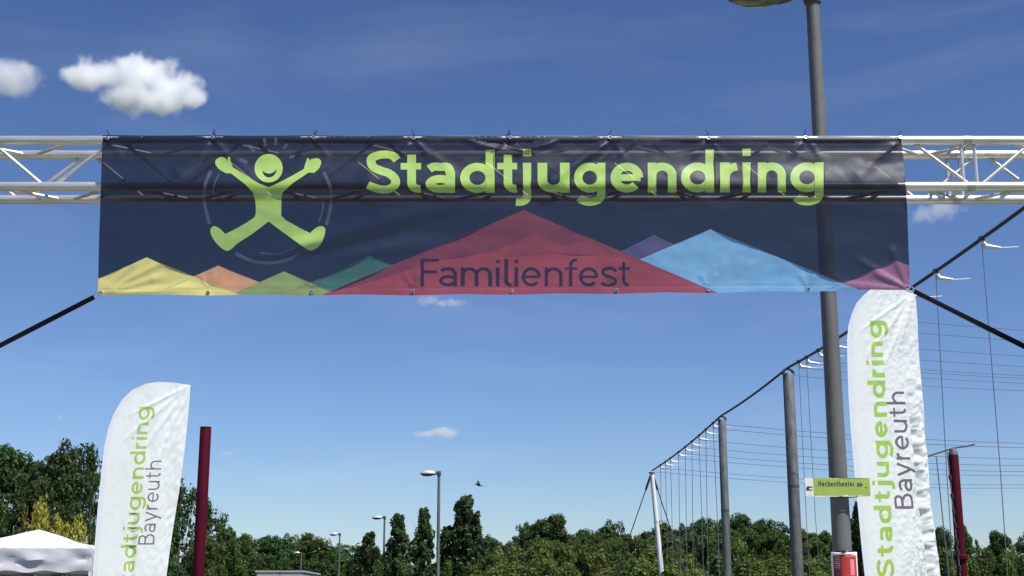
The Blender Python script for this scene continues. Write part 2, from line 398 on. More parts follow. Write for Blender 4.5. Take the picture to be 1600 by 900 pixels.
# ------------------------------------------------------------------ banner
def gauss(d, s): return np.exp(-(d/s)**2/2)
TIES_TOP = [168, 332, 490, 646, 797, 953, 1107, 1259, 1407]
TIES_BOT = [325, 487, 645, 800, 963, 1107, 1263]
def banner_off(x, y):
    """how far the cloth stands towards the viewer, metres, from photo position"""
    # cloth laid over the top chord, down across the lower chord, then hanging
    prof_y = np.array([205, 208, 211, 214, 218, 224, 234, 255, 275, 286, 291, 299, 311, 340, 400, 440, 462.])
    prof_o = np.array([-.036, -.022, -.011, -.004, .001, .003, .003, .018, .041, .052, .053, .042, .024, .016, .004, .000, .003])
    o = np.interp(y, prof_y, prof_o)
    ker = np.interp(y-3, prof_y, prof_o) + np.interp(y+3, prof_y, prof_o); o = (o + ker)/3
    dep = np.clip((y-212)/14, 0, 1)
    o = o + dep*.017*gauss(y-(235-19*((x-800)/72.)**2), 4.2)*gauss(x-800, 62)       # swag under the middle tie
    o = o - dep*.008*gauss(y-(223-12*((x-800)/60.)**2), 4.0)*gauss(x-800, 45)
    def ridge(xa, ya, xb, yb, s, amp, fade=.15):
        L = math.hypot(xb-xa, yb-ya); ux, uy = (xb-xa)/L, (yb-ya)/L
        u = ((x-xa)*ux+(y-ya)*uy)/L; v = -(x-xa)*uy+(y-ya)*ux
        m = np.clip(u/fade, 0, 1)*np.clip((1-u)/fade, 0, 1)
        return dep*amp*gauss(v, s*(.6+.8*np.clip(u, 0, 1)))*m
    o = o + ridge(955, 218, 845, 292, 6, .016) - ridge(968, 222, 885, 292, 6, .009) + ridge(870, 220, 800, 240, 4, .007)
    o = o + ridge(350, 415, 735, 312, 9, .017, .3) - ridge(400, 425, 700, 345, 9, .009, .3) + ridge(505, 408, 700, 372, 7, .009, .3)
    o = o + ridge(1405, 216, 1330, 285, 7, .006) + ridge(650, 216, 560, 285, 7, .006) - ridge(490, 216, 400, 285, 8, .005) + ridge(1107, 216, 1045, 280, 6, .005)
    o = o + ridge(333, 216, 270, 280, 7, .006) + ridge(333, 216, 400, 285, 6, .004) + ridge(646, 218, 720, 280, 5, .004) + ridge(1259, 216, 1200, 275, 6, .004)
    for (xb, yb, s) in ((300, 385, 4), (260, 430, 3.5), (330, 448, 4), (220, 400, 4)): o = o + ridge(158, 460, xb, yb, s, .006, .2)
    for (xb, yb, s) in ((1330, 400, 4), (1360, 425, 3), (1300, 445, 4), (1390, 380, 4)): o = o + ridge(1419, 451, xb, yb, s, .006, .2)
    for tx in TIES_TOP:
        o = o - .004*gauss(x-tx, 9)*gauss(y-216, 8)
        for a in (-1, 1): o = o + ridge(tx, 214, tx+a*26, 250, 3.2, .0035, .25)
    for tx in TIES_BOT:
        o = o - .004*gauss(x-tx, 10)*gauss(y-452, 9)
        for a in (-1, 1): o = o + ridge(tx, 450, tx+a*14, 425, 3, .0028, .25)
    n1 = np.array([noise.noise(Vector((a/120., b/55., 3.1))) for a, b in zip(x, y)])
    n2 = np.array([noise.noise(Vector(((a+b*1.2)/42., (b-a*.25)/17., 9.7))) for a, b in zip(x, y)])
    n3 = np.array([noise.noise(Vector((a/15., b/11., 5.7))) for a, b in zip(x, y)])
    hem = .0012*np.clip((y-223)/3, 0, 1)*0 + .0012*gauss(y-222.5, 1.6) + .0011*gauss(y-(445.5+(1420-x)*8/1267.), 1.6)
    o = o + dep*(.0085*n1 + .0024*n2*(1-.5*np.clip((y-320)/30, 0, 1)) + .0007*n3 - hem)
    z = (219.5-y)/300.; tube = np.sqrt(np.clip(.0272**2 - z*z, 0, None)) - .0245      # never inside the top chord
    return np.where((y < 230) & (np.abs(z) < .0272), np.maximum(o, tube), o)
BY = YT - .0265
def bpt(x, y, off=0.0):
    return at(x, y, BY - off)
def cloth_mat(name, col, rough=.42, transl=.12, see=.07, spec=.5, var=.11, bump=.10):
    m = bpy.data.materials.new(name); m.use_nodes = True; nt = m.node_tree; N = nt.nodes; L = nt.links
    p = N['Principled BSDF']; out = N['Material Output']; p.inputs['Roughness'].default_value = rough; p.inputs['Specular IOR Level'].default_value = spec
    tc = N.new('ShaderNodeTexCoord'); nz = N.new('ShaderNodeTexNoise'); nz.inputs['Scale'].default_value = 9; nz.inputs['Detail'].default_value = 8
    L.new(tc.outputs['Object'], nz.inputs['Vector'])
    mr = N.new('ShaderNodeMapRange'); mr.inputs[1].default_value = .3; mr.inputs[2].default_value = .7; mr.inputs[3].default_value = 1-var*1.2; mr.inputs[4].default_value = 1+var*.7
    L.new(nz.outputs['Fac'], mr.inputs[0])
    mx = N.new('ShaderNodeVectorMath'); mx.operation = 'SCALE'; mx.inputs[0].default_value = col; L.new(mr.outputs[0], mx.inputs['Scale'])
    L.new(mx.outputs[0], p.inputs['Base Color'])
    w1 = N.new('ShaderNodeTexNoise'); w1.inputs['Scale'].default_value = 60; w1.inputs['Detail'].default_value = 3; L.new(tc.outputs['Object'], w1.inputs['Vector'])
    b = N.new('ShaderNodeBump'); b.inputs['Strength'].default_value = bump; b.inputs['Distance'].default_value = .0012; L.new(w1.outputs['Fac'], b.inputs['Height']); L.new(b.outputs[0], p.inputs['Normal'])
    t = N.new('ShaderNodeBsdfTranslucent'); L.new(mx.outputs[0], t.inputs[0])
    a = N.new('ShaderNodeMixShader'); a.inputs[0].default_value = transl; L.new(p.outputs[0], a.inputs[1]); L.new(t.outputs[0], a.inputs[2])
    tr = N.new('ShaderNodeBsdfTransparent'); c = N.new('ShaderNodeMixShader'); c.inputs[0].default_value = see
    L.new(a.outputs[0], c.inputs[1]); L.new(tr.outputs[0], c.inputs[2]); L.new(c.outputs[0], out.inputs[0])
    return m
def banner():
    cols = [('navy', (.005, .009, .028)), ('yellow', (.70, .64, .20)), ('orange', (.62, .31, .16)), ('olive', (.25, .33, .10)), ('teal', (.045, .14, .12)),
            ('red', (.30, .052, .068)), ('blue', (.19, .42, .68)), ('violet', (.085, .08, .19)), ('pink', (.28, .11, .21)), ('lime', (.39, .60, .12)),
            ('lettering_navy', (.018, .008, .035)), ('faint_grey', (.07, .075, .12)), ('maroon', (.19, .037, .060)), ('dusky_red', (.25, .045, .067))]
    mats = [cloth_mat('banner_print_' + n, c, see=(.085 if n == 'navy' else .09 if n == 'lime' else .06), spec=.4) for n, c in cols]
    X = {n: i for i, (n, c) in enumerate(cols)}
    out = [(160, 211)] + [(x, 211 + (x-160)*2/1248. + .7*math.sin((x-168)*math.pi/157.)**2) for x in range(175, 1400, 9)] + [(1408, 213), (1413, 260), (1416, 300), (1418, 340), (1419.5, 390), (1421, 420), (1421.5, 452)]
    out += [(x, 452.5 + 3.5*math.sin(math.pi*(1420-x)/1267.) + (1420-x)*8/1267. + .8*math.cos((x-325)*2*math.pi/158.)) for x in range(1410, 160, -10)]
    out += [(153, 462), (153.5, 430), (154.5, 380), (156, 340), (158, 280), (159, 240)]
    Z = lambda pts: [(300+a/4.092, 200+b/4.092) for a, b in pts]
    man = Z(smoothline([(150,205),(180,186),(210,190),(226,208)],4) + [(231,184),(243,187),(247,215),(262,250),(340,300),(430,355),(490,378),(550,352),(640,305),(715,262),(722,235),(737,192),(750,194),(748,208)] +
            smoothline([(765,198),(800,193),(822,205),(826,225),(812,258),(780,286)],4) + [(745,285),(700,315),(640,355)] + smoothline([(590,402),(574,435),(570,560)],4) + [(600,590),(700,645),(755,672)] +
            smoothline([(768,658),(800,634),(832,628),(852,645),(846,690),(825,740),(790,772),(750,782),(700,752)],4) + [(600,680),(490,598),(380,680),(280,745)] +
            smoothline([(262,765),(230,785),(198,775),(155,735),(125,690),(118,650),(138,628),(168,636),(190,655),(212,678)],4) + [(260,655),(350,605)] + smoothline([(400,570),(408,540),(405,470),(387,408)],4) + [(340,360),(250,290)] + smoothline([(215,288),(172,262),(148,228)],4))
    head = Z(arc(490, 257, 90, 91, 0, 350, 32))
    smile = Z(smoothline([(450,272),(468,285),(490,291),(515,286),(540,266)],4) + smoothline([(535,290),(515,310),(490,316),(465,306),(452,285)],4))
    rays = []
    for (cx, cy, l, w, an) in ((465,90,50,16,80), (535,86,50,16,92), (597,118,42,16,125), (380,130,52,18,48), (328,210,52,22,25), (640,183,36,18,160)):
        u = (math.cos(R(an)), math.sin(R(an))); rays.append(Z(stroke_poly([(cx-u[0]*l/2, cy-u[1]*l/2), (cx+u[0]*l/2, cy+u[1]*l/2)], w)))
    def band(pts, w): return Z(stroke_poly(smoothline(pts, 6), w))
    rays += [band([(122,275),(85,360),(80,480),(112,612)], 22), band([(175,293),(146,350),(136,410),(140,470)], 10), band([(842,282),(884,380),(887,500),(858,620)], 22),
             band([(838,450),(834,530),(812,600)], 10), band([(275,800),(380,848),(490,862),(600,846),(690,802)], 20), band([(435,798),(545,806),(600,790),(655,765)], 10)]
    t1 = text_boxes('Stadtjugendring', .265, [(572, 623), (626, 660), (665, 711), (719, 773), (777, 810), (811, 830), (840, 890), (897, 946), (954, 1005), (1012, 1057), (1064, 1116), (1125, 1154), (1160, 1173), (1184, 1228), (1235, 1287)], lambda x, y: (x, 301.6-1.2*(x-572)/715 - y*46.8))
    t2 = text_boxes('Familienfest', .165, [(657, 686), (686, 714), (720, 769), (775, 780.5), (788, 799), (804, 809.5), (815, 845), (851, 879), (883, 903), (904.5, 935), (938, 964), (966.5, 985)], lambda x, y: (x, 447.6 - y*30.0))
    layers = [
        (X['violet'], [[(925,415),(1022,367),(1110,410),(1110,470),(925,470)]]), (X['pink'], [[(1270,462),(1400,407),(1470,432),(1470,480),(1270,480)]]),
        (X['teal'], [[(440,462),(578,399),(660,436),(660,480),(440,480)]]), (X['orange'], [[(230,464),(341,415),(460,463),(460,480),(230,480)]]),
        (X['olive'], [[(355,463),(444,424),(545,468),(545,480),(355,480)]]), (X['yellow'], [[(100,459),(229,402),(390,467),(390,480),(100,480)]]),
        (X['blue'], [[(900,448),(1110,358),(1350,456),(1350,480),(900,480)]]), (X['red'], [[(505,460),(818,328),(1125,459),(1125,480),(505,480)]]),
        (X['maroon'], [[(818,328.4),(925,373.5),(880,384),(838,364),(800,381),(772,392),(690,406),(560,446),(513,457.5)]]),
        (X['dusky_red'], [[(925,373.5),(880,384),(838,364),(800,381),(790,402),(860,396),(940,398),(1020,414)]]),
        (X['faint_grey'], rays), (X['lime'], [man, head] + t1), (X['navy'], [smile]), (X['lettering_navy'], t2)]
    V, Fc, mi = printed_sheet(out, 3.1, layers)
    off = banner_off(V[:, 0], V[:, 1])
    root = empty('event_banner', (0, BY, zb)); tag(root, 'navy mesh banner with lime lettering and coloured peaks hanging on the truss', 'banner'); O = Vector((0, BY, zb))
    P = [bpt(x, y, o)-O for (x, y), o in zip(V, off)]
    h = .8; ox = banner_off(V[:, 0]+h, V[:, 1]); oy = banner_off(V[:, 0], V[:, 1]+h); nr = []
    for (x, y), p, a, b in zip(V, P, ox, oy):
        nn = ((bpt(x+h, y, a)-O)-p).cross((bpt(x, y+h, b)-O)-p).normalized(); nr.append(nn if nn.y < 0 else -nn)
    sheet_object('cloth', P, Fc[:, ::-1], mi, mats, root, True, nr)
    o1 = lambda x, y: float(banner_off(np.array([float(x)]), np.array([float(y)]))[0])
    for i, tx in enumerate(TIES_TOP):      # eyelet with a cable tie round the chord
        y = 214.5 + (1.0 if i % 3 == 0 else 0); c = bpt(tx, y, o1(tx, y)+.004)-O
        e = MB().torus(c, .0085, .0035, ax=(0, -1, .35), n=14).build('eyelet', M['steel'], root)
        cc = Vector((c.x, .0265, zt-zb)); tie = MB()
        for k in range(1 + (i in (1, 2, 4))):
            dx = .008*k - .01*(i == 4)
            ring = [cc + Vector((dx + .004*math.sin(a*3+i), math.cos(a)*.0315, math.sin(a)*.0315)) for a in np.linspace(0, 2*math.pi, 15)]
            tie.tube(ring, .0022, n=5)
            st = cc + Vector((dx, -.012, .033)); tie.tube([st, st+Vector((.004*(i % 3-1), -.006, .010)), st+Vector((.012*(i % 3-1), -.012, .017+.004*(i % 2)))], .0018, n=5)
            tie.box(st+Vector((0, -.002, 0)), (.006, .005, .006))
        tie.build('cable_tie', M['black'] if i not in (2, 8) else M['dark_grey'], root)
        k = MB(); k.tube([c, c+Vector((.004, -.006, .006)), c+Vector((.009, -.004, -.004)), c+Vector((.006, -.002, -.010))], .0022, n=5); k.build('hook', M['steel'], root)
    for i, tx in enumerate(TIES_BOT):
        y = 450.5 + (1420-tx)*8/1267. ; c = bpt(tx, y, o1(tx, y)+.003)-O
        MB().torus(c, .0085, .0034, ax=(0, -1, 0), n=14).build('eyelet', M['steel'], root)
        k = MB(); k.tube([c+Vector((0, -.004, .004)), c+Vector((.003, -.006, -.006)), c+Vector((-.002, -.004, -.012))], .0022, n=5); k.build('hook', M['steel'] if i % 2 else M['dark_grey'], root)
    for tx, y in ((157, 458), (1418, 449)):
        c = bpt(tx, y, o1(tx, y)+.003)-O; MB().torus(c, .010, .004, ax=(0, -1, 0), n=14).build('eyelet', M['steel'], root)
    # straps
    for (x0, y0, x1, y1, lab) in ((155, 460, 89, 494, 'black tension strap running down to the left from the banner corner at the yellow peak'), (1420, 451, 1512, 497, 'black tension strap running down to the right from the banner corner at the pink peak')):
        a = bpt(x0, y0, o1(x0, y0)+.004); s = -1 if x1 < x0 else 1
        k = (s*(xR+.05) - a.x)/(at(x1, y1, 6.97).x - a.x); b = a + (Vector(at(x1, y1, 6.965)) - a)*k
        r = empty('tension_strap', b); tag(r, lab, 'strap', 'straps holding the banner corners')
        A = a-b; D = -A.normalized(); W = Vector((-D.z, 0, D.x)).normalized()
        m = MB(); n = 24; vs = []
        for i in range(n+1):
            p = A*(1-i/n) + D*.03*(i == 0); tw = math.sin(i*.5)*.25; wv = (W*math.cos(tw)+Vector((0, 1, 0))*math.sin(tw))*(.0125+.003*i/n); nv = D.cross(wv).normalized()*.0025
            vs += [p-wv-nv, p+wv-nv, p+wv+nv, p-wv+nv]
        fs = [(i*4+j, i*4+(j+1) % 4, i*4+4+(j+1) % 4, i*4+4+j) for i in range(n) for j in range(4)] + [(3, 2, 1, 0), (n*4, n*4+1, n*4+2, n*4+3)]
        m.add(vs, fs); m.build('webbing', M['black_web'], r, False)
        k = MB(); k.torus(A+D*.012, .016, .003, ax=(0, -1, 0), n=14); k.build('hook', M['steel'], r)
        k = MB(); k.torus(Vector((s*.0, YT-b.y, 0)), .032, .004, ax=(0, 0, 1), n=14); k.build('loop', M['black_web'], r)
banner()

# ------------------------------------------------------------------ beach flags
def flag_mats(k):
    fm = lambda n, c, s: cloth_mat('flag_%s' % n, c, .6, .34, s, .25, .015, 0.0)
    return [fm('white', (.89, .93, .91), .03), fm('lime', (.42, .66, .10), .04), fm('grey', (.20, .16, .19), .03), fm('sleeve', (.82, .86, .94), .0), fm('ghost_lime', (.66, .76, .50), .04), fm('ghost_grey', (.66, .68, .68), .04)]
FM = flag_mats(0)
def beach_flag(outline, sleeve, p0, yaw, label, line1, line2, ghosts, wr, base_pole, seed):
    root = empty('beach_flag', (p0.x, p0.y, 0)); tag(root, label, 'flag', 'white feather flags at the entrance'); O = Vector((p0.x, p0.y, 0))
    (ax, ay, bx, by, xh, w, gp) = line1
    def tline(txt, a, b, xh, w, gp):
        ux, uy = b[0]-a[0], b[1]-a[1]; L = math.hypot(ux, uy); px, py = -1.0, 0.0
        return text_polys(txt, w, gp, lambda x, y: (a[0]+ux*x + px*xh*y, a[1]+uy*x + py*xh*y))[0]
    t1 = tline('Stadtjugendring', (ax, ay), (bx, by), xh, w, gp)
    (ax, ay, bx, by, xh, w, gp) = line2; t2 = tline('Bayreuth', (ax, ay), (bx, by), xh, w, gp)
    layers = [(3, [sleeve])]
    if ghosts:
        (ax, ay, bx, by, xh, w, gp, txt) = ghosts; layers.append((5, tline(txt, (ax, ay), (bx, by), xh, w, gp)))
    layers += [(1, t1), (2, t2)]
    V, Fc, mi = printed_sheet(outline, 2.6, layers)
    nrm = Vector((math.sin(yaw), -math.cos(yaw), 0))
    P = [at_plane(x, y, p0, yaw) + nrm*wr(x, y) - O for x, y in V]
    h = .7; nr = []
    for (x, y), p in zip(V, P):
        a = at_plane(x+h, y, p0, yaw) + nrm*wr(x+h, y) - O; b = at_plane(x, y+h, p0, yaw) + nrm*wr(x, y+h) - O
        nn = (a-p).cross(b-p).normalized(); nr.append(nn if nn.y < 0 else -nn)
    sheet_object('flag_cloth', P, Fc[:, ::-1], mi, FM, root, True, nr)
    # the bent pole in the sleeve, down to its ground plate
    pts = [at_plane(x+4.5, y+(4.5 if i < 7 else 0), p0, yaw) - nrm*.016 - O for i, (x, y) in enumerate(base_pole)]
    last = pts[-1]; foot = Vector((last.x, last.y, .06)); pts.append(foot)
    MB().tube(pts, [.004 + .006*min(1, i/(len(pts)-2)) for i in range(len(pts))], n=8).build('flag_pole', M['dark_grey'], root)
    MB().box(foot*1.0 + Vector((0, 0, -.045)), (.5, .5, .02)).build('base_plate', M['dark_grey'], root, False)
    c = pts[0] + nrm*.01; MB().torus(c, .010, .003, ax=tuple(nrm), n=10).build('clip', M['steel'], root)
def nz(x, y, z): return noise.noise(Vector((x, y, z)))
def build_flags():
    yawR = R(52); pR = at(1330, 700, 9.5)
    o = [(1425.5, 456), (1429, 500), (1432, 545), (1435, 590), (1439, 640), (1443, 690), (1447, 735), (1451, 780), (1456, 820), (1461, 860), (1466, 900), (1473, 960), (1482, 1040), (1486, 1100), (1368, 1100), (1362, 1040), (1356, 960), (1350, 900), (1346, 860), (1342, 815), (1337, 760), (1333, 715), (1329, 670), (1326, 620), (1324, 570), (1323.5, 530), (1325.5, 508), (1330, 490), (1338, 474), (1350, 460), (1362, 450), (1380, 447), (1400, 449)]
    s = [(1350, 460), (1338, 474), (1330, 490), (1325.5, 508), (1323.5, 530), (1324, 570), (1326, 620), (1329, 670), (1333, 715), (1337, 760), (1342, 815), (1346, 860), (1350, 900), (1356, 960), (1362, 1040), (1368, 1100), (1375, 1100), (1369, 1040), (1362, 960), (1356, 900), (1352, 860), (1348, 815), (1343, 760), (1339, 715), (1335, 670), (1332, 620), (1330, 570), (1329.5, 530), (1331.5, 510), (1336, 494), (1343, 479), (1353, 467)]
    def wrR(x, y):
        k = min(1, max(0, (x-1335-(y-500)*.06)/60)); kr = min(1, max(0, (x-1395-(y-500)*.07)/28)); lo = min(1, max(.25, (y-470)/200))
        v = .012*nz(x/34, y/75, 1.0)*k + .0045*k*nz((x+y*.35)/14, (y-x*.3)/48, 4) + lo*kr*(.013*nz((x+y*.35)/9, (y-x*.8)/12, 7) + .006*nz(x/5., y/5.5, 2))
        e = 1412 + (y-560)*.122 + 3*nz(y/30., 1, 1)                       # the long crease near the trailing edge
        v -= .065*math.exp(-((x-e)/4.5)**2)*min(1, max(0, (y-590)/120))*(1+.6*nz(3, y/14., 5)); v += .0024*nz(x/6., y/8., 12)*(.3+k) + .0016*k*nz((x+y)/4., (y-x)/9., 15)
        for (xt, yt, w_) in ((1352, 560, 3.2), (1372, 590, 3.5), (1396, 560, 3.5), (1340, 520, 2.6)):    # tension folds fanning from the tip
            L_ = math.hypot(xt-1424, yt-457); ux, uy = (xt-1424)/L_, (yt-457)/L_; u = ((x-1424)*ux+(y-457)*uy)/L_; d_ = -(x-1424)*uy+(y-457)*ux
            if 0 < u < 1: v += .006*math.sin(math.pi*u)**.7*math.exp(-(d_/w_)**2)
        v += .006*math.exp(-((x-(1330+max(0, y-560)*.062))/4.)**2)
        return v + .02*k*k
    beach_flag(o, s, pR, yawR, 'tall white feather flag on the right, beside the green arrow sign', (1396, 902, 1376, 501, 18, .26, .19), (1424, 795, 1409, 612, 19.5, .175, .19),
               (1452, 905, 1446, 856, 18, .15, .2, 'Ba'), wrR, [(1424, 456), (1400, 449), (1380, 447), (1362, 450.5), (1350, 460.5), (1338, 474.5), (1330.5, 490), (1326.5, 508), (1324.5, 530), (1325, 570), (1327, 620), (1330, 670), (1338, 760), (1347, 860), (1351, 900), (1363, 1040), (1369, 1110)], 1)
    yawL = R(34); pL = at(165, 750, 12.7)
    o = [(297, 602), (294, 640), (289, 690), (284, 730), (278, 775), (271, 820), (264.5, 862), (259, 900), (250, 960), (240, 1030), (128, 1030), (137, 960), (144.5, 900), (148, 850), (153, 790), (158, 740), (163, 698), (169, 670), (178, 646), (191, 624), (207, 609), (226, 600), (246, 597), (270, 598)]
    s = [(226, 600), (207, 609), (191, 624), (178, 646), (169, 670), (163, 698), (158, 740), (153, 790), (148, 850), (144.5, 900), (137, 960), (128, 1030), (136, 1030), (145, 960), (151.5, 900), (155, 850), (160, 790), (165, 740), (170, 698), (176, 671), (184, 649), (196, 628), (211, 613), (228, 604)]
    def wrL(x, y):
        k = min(1, max(0, (x-172+(y-700)*.08)/50)); u = x+(y-700)*.13
        v = .012*k*nz(u/26., y/110., 2.2) + .0042*k*nz((u-y*.25)/13., (y+u*.5)/60., 6) + .0018*nz(u/5., y/12., 8)*(.5+k)
        for (xt, yt, w_) in ((190, 690, 3), (210, 720, 3.4), (236, 740, 3.4), (200, 650, 2.6), (262, 720, 3)):
            L_ = math.hypot(xt-295, yt-603); ux, uy = (xt-295)/L_, (yt-603)/L_; q = ((x-295)*ux+(y-603)*uy)/L_; d_ = -(x-295)*uy+(y-603)*ux
            if 0 < q < 1: v += .007*math.sin(math.pi*q)**.7*math.exp(-(d_/w_)**2)
        kr = min(1, max(0, (u-235)/30)); v += .006*kr*nz((u+y*.4)/7., (y-u)/16., 11)
        e = 205 + (900-y)*.04; v -= .024*math.exp(-((x-e)/5.0)**2)*min(1, max(0, (y-740)/110))
        return v + .015*k*k
    beach_flag(o, s, pL, yawL, 'white feather flag on the left, between the white tent and the crimson post', (205, 936, 234, 636, 17, .20, .20), (240, 851, 252, 720, 17.5, .14, .22),
               None, wrL, [(296, 602), (270, 599), (246, 598), (226, 601), (208, 610), (192, 625), (179, 647), (170, 671), (164, 699), (159, 740), (154, 790), (149, 850), (145.5, 900), (138, 960), (129, 1035)], 2)
build_flags()

# ------------------------------------------------------------------ street lamps
def street_lamp():
    """5.6 m lamp, head pointing along -x"""
    root = empty('street_lamp', (0, 0, 0))
    MB().lathe([(.0, 0), (.066, 0), (.0625, .9), (.058, 1.2), (.050, 3.0), (.041, 5.5), (.041, 5.53)], n=24).build('pole', M['galv'], root)
    MB().lathe([(.075, .0), (.075, .35), (.066, .37), (.0, .37)], n=20).build('pole_collar', M['galv'], root)
    b = MB(); b.lathe([(0, 5.49), (.052, 5.49), (.060, 5.53), (.060, 5.60), (.048, 5.635), (0, 5.64)], n=18)
    b.tube([(0, 0, 5.57), (-.10, 0, 5.575), (-.17, 0, 5.575)], [.045, .042, .055], n=12); b.build('bracket', M['dark_grey'], root)
    def shell(z0, up, prof, mi):
        n = 28; rings = []
        for s in prof:
            ring = []
            for j in range(n):
                a = 2*math.pi*j/n; x = math.cos(a); y = math.sin(a)
                rx = .235; ry = .13*(1-.18*x); ring.append((-.315 + rx*x*s[0], ry*y*s[0], z0 + s[1]))
            rings += ring
        fs = [(i*n+j, i*n+(j+1) % n, (i+1)*n+(j+1) % n, (i+1)*n+j) for i in range(len(prof)-1) for j in range(n)]
        if not up: fs = [f[::-1] for f in fs]
        fs.append(tuple((len(prof)-1)*n+j for j in range(n))); return MB().add(rings, fs)
    shell(5.555, True, [(1.0, 0), (1.0, .012), (.93, .045), (.78, .078), (.52, .098), (.2, .105)], 0).build('lamp_housing', M['lamp_top'], root)
    shell(5.555, False, [(1.0, 0), (.95, -.022), (.80, -.040), (.74, -.044)], 0).build('lamp_underside', M['dark_grey'], root)
    g = MB(); g.lathe([(.13, 5.515), (.12, 5.497), (.08, 5.482), (.0, 5.477)], c=(-.35, 0, 0), n=24, sx=1.15, sy=.68); g.build('lamp_glass', M['glass'], root)
    return root
lamp = street_lamp()
YL = 8.6
def base_for(px, py, Y, z):      # ground point under a thing whose top shows at px, py
    p = at(px, py, Y); return Vector((p.x, p.y, 0))
near = at(1269.5, 4, YL)
lamp.location = (near.x, YL, 0); lamp.scale = (1.08, 1, 1.021)
G = 'grey street lamps'
tag(lamp, 'nearest street lamp, tall grey pole passing behind the banner with sign and poster on it', 'street lamp', G)
for (px, py, D, lab) in ((686, 740, 40, 'street lamp between the conical trees left of the bird, largest of the distant ones'), (601, 809, 60, 'street lamp in front of the small conical tree, second largest of the distant ones'),
                         (531, 835, 74, 'street lamp at the right end of the dark wood, third of the receding row'), (471, 864, 99, 'small street lamp against the dark wood, above the white truck'), (432, 888, 138, 'tiny farthest street lamp just over the roof of the white truck')):
    c = copy_tree(lamp); p = at(px, py, D); c.location = (p.x, D, 0); c['label'] = lab; c.scale = (1, 1, p.z/5.56)
print('lamp top z near', near.z)

# sign and poster on the near lamp pole
def pole_x(z): return near.x
def sign():
    Ys = YL - .082
    a = at(1257, 747, Ys); b = at(1358.5, 746, Ys); c = at(1359, 776, Ys)
    cx, cz = (a.x+b.x)/2, (a.z+c.z)/2; W, H = b.x-a.x, a.z-c.z
    root = empty('direction_sign', (cx, Ys, cz)); tag(root, 'green arrow sign with white end and dark lettering tied across the lamp pole', 'sign')
    root.rotation_euler = (0, 0, 0)
    mats = [cloth_mat('sign_green', (.34, .46, .09), .5, 0, 0), cloth_mat('sign_white', (.8, .8, .8), .5, 0, 0), cloth_mat('sign_ink', (.03, .09, .05), .5, 0, 0), cloth_mat('sign_black', (.03, .03, .05), .5, 0, 0)]
    o = [(-W/2, -H/2), (W/2, -H/2), (W/2, H/2), (-W/2, H/2)]
    xw = -W/2 + W*.125
    xh = .026
    t, _ = text_polys('Heckentheater', .34, .15, lambda x, y: (-W/2+W*.205 + W*.555*x, .004 + y*xh*.95))
    ar, _ = text_polys('>>', .36, .05, lambda x, y: (W*.305 + W*.08*x, .003 + y*xh*.95))
    dots = [[(W*.42, -.004), (W*.455, -.008), (W*.455, -.001), (W*.42, .003)], [(-W*.34, .004), (-W*.322, .004), (-W*.322, .013), (-W*.34, .013)]]
    icon = [[(-W*.485, -.022), (-W*.39, -.022), (-W*.39, -.014), (-W*.44, -.014), (-W*.44, -.004), (-W*.39, -.004), (-W*.39, .004), (-W*.47, .006), (-W*.49, -.008)]]
    lay = [(1, [[(-W/2, -H/2), (xw, -H/2), (xw, H/2), (-W/2, H/2)], [(-W/2, -H/2), (W/2, -H/2), (W/2, -H/2+.004), (-W/2, -H/2+.004)]]), (2, t+ar+dots), (3, icon)]
    sc = 1000.
    V, Fc, mi = printed_sheet([(x*sc, y*sc) for x, y in o], 9, [(k, [[(x*sc, y*sc) for x, y in p] for p in ps]) for k, ps in lay])
    P = [(x/sc, -.004 + .004*math.sin(x/sc*9), y/sc) for x, y in V]
    sheet_object('sign_face', P, Fc, mi, mats, root)
    m = MB(); m.box((0, .004, 0), (W, .004, H)); m.build('back_panel', M['white_plastic'], root, False)
    px = near.x - cx
    for dz in (-H*.3, H*.3):
        m = MB(); m.torus((px, YL-Ys, dz), .062, .003, ax=(0, 0, 1), n=20); m.build('cable_tie', M['black'], root)
    m = MB(); m.tube([(W*.02, -.006, -H/2), (W*.16, -.006, -H/2-.006), (W*.24, -.004, -H/2-.004), (W*.3, -.002, -H/2)], .003, n=5); m.build('cord', M['black'], root)
sign()
def poster():
    Yp = YL; r = .088; top = at(1315, 862, YL-.07).z; H = .30
    root = empty('poster', (near.x+.005, Yp, top-H)); tag(root, 'white-bordered red poster wrapped round the lamp pole below the green sign', 'poster')
    mats = [mat('poster_paper', (.82, .81, .82), .4), mat('poster_red', (.50, .045, .040), .4, noise_amt=.3, noise_scale=20), mat('poster_pink', (.75, .22, .24), .4), mat('poster_dark_red', (.16, .02, .035), .4), mat('poster_text', (.55, .45, .42), .4)]
    W = .20
    o = [(0, 0), (W, 0), (W, H), (0, H)]
    lay = [(1, [[(.015, .015), (W-.02, .015), (W-.02, H-.022), (.015, H-.022)]]), (3, [[(.018, .018), (.075, .018), (.07, H-.03), (.018, H-.03)], [(.06, .12), (.11, .14), (.15, .11), (.12, .08), (.08, .07)]]),
           (2, [[(.125, .16), (.155, .16), (.155, H-.045), (.125, H-.045)]]), (4, [[(.025, y), (.062, y), (.062, y+.004), (.025, y+.004)] for y in (.262, .25, .238, .226, .214, .202)])]
    V, Fc, mi = printed_sheet([(x*1000, y*1000) for x, y in o], 9, [(k, [[(x*1000, y*1000) for x, y in p] for p in ps]) for k, ps in lay])
    P = []
    for x, y in V/1000.:
        a = (x-W/2)/r; P.append((r*math.sin(a), -r*math.cos(a)+.018 , y))
    sheet_object('sheet', P, Fc, mi, mats, root)
    MB().torus((0, 0, H+.002), .062, .004, ax=(0, 0, 1), n=20).build('cable_tie', M['black'], root)
    MB().box((-.012, -.072, H+.001), (.020, .012, .014)).build('tie_head', M['black'], root, False)
poster()

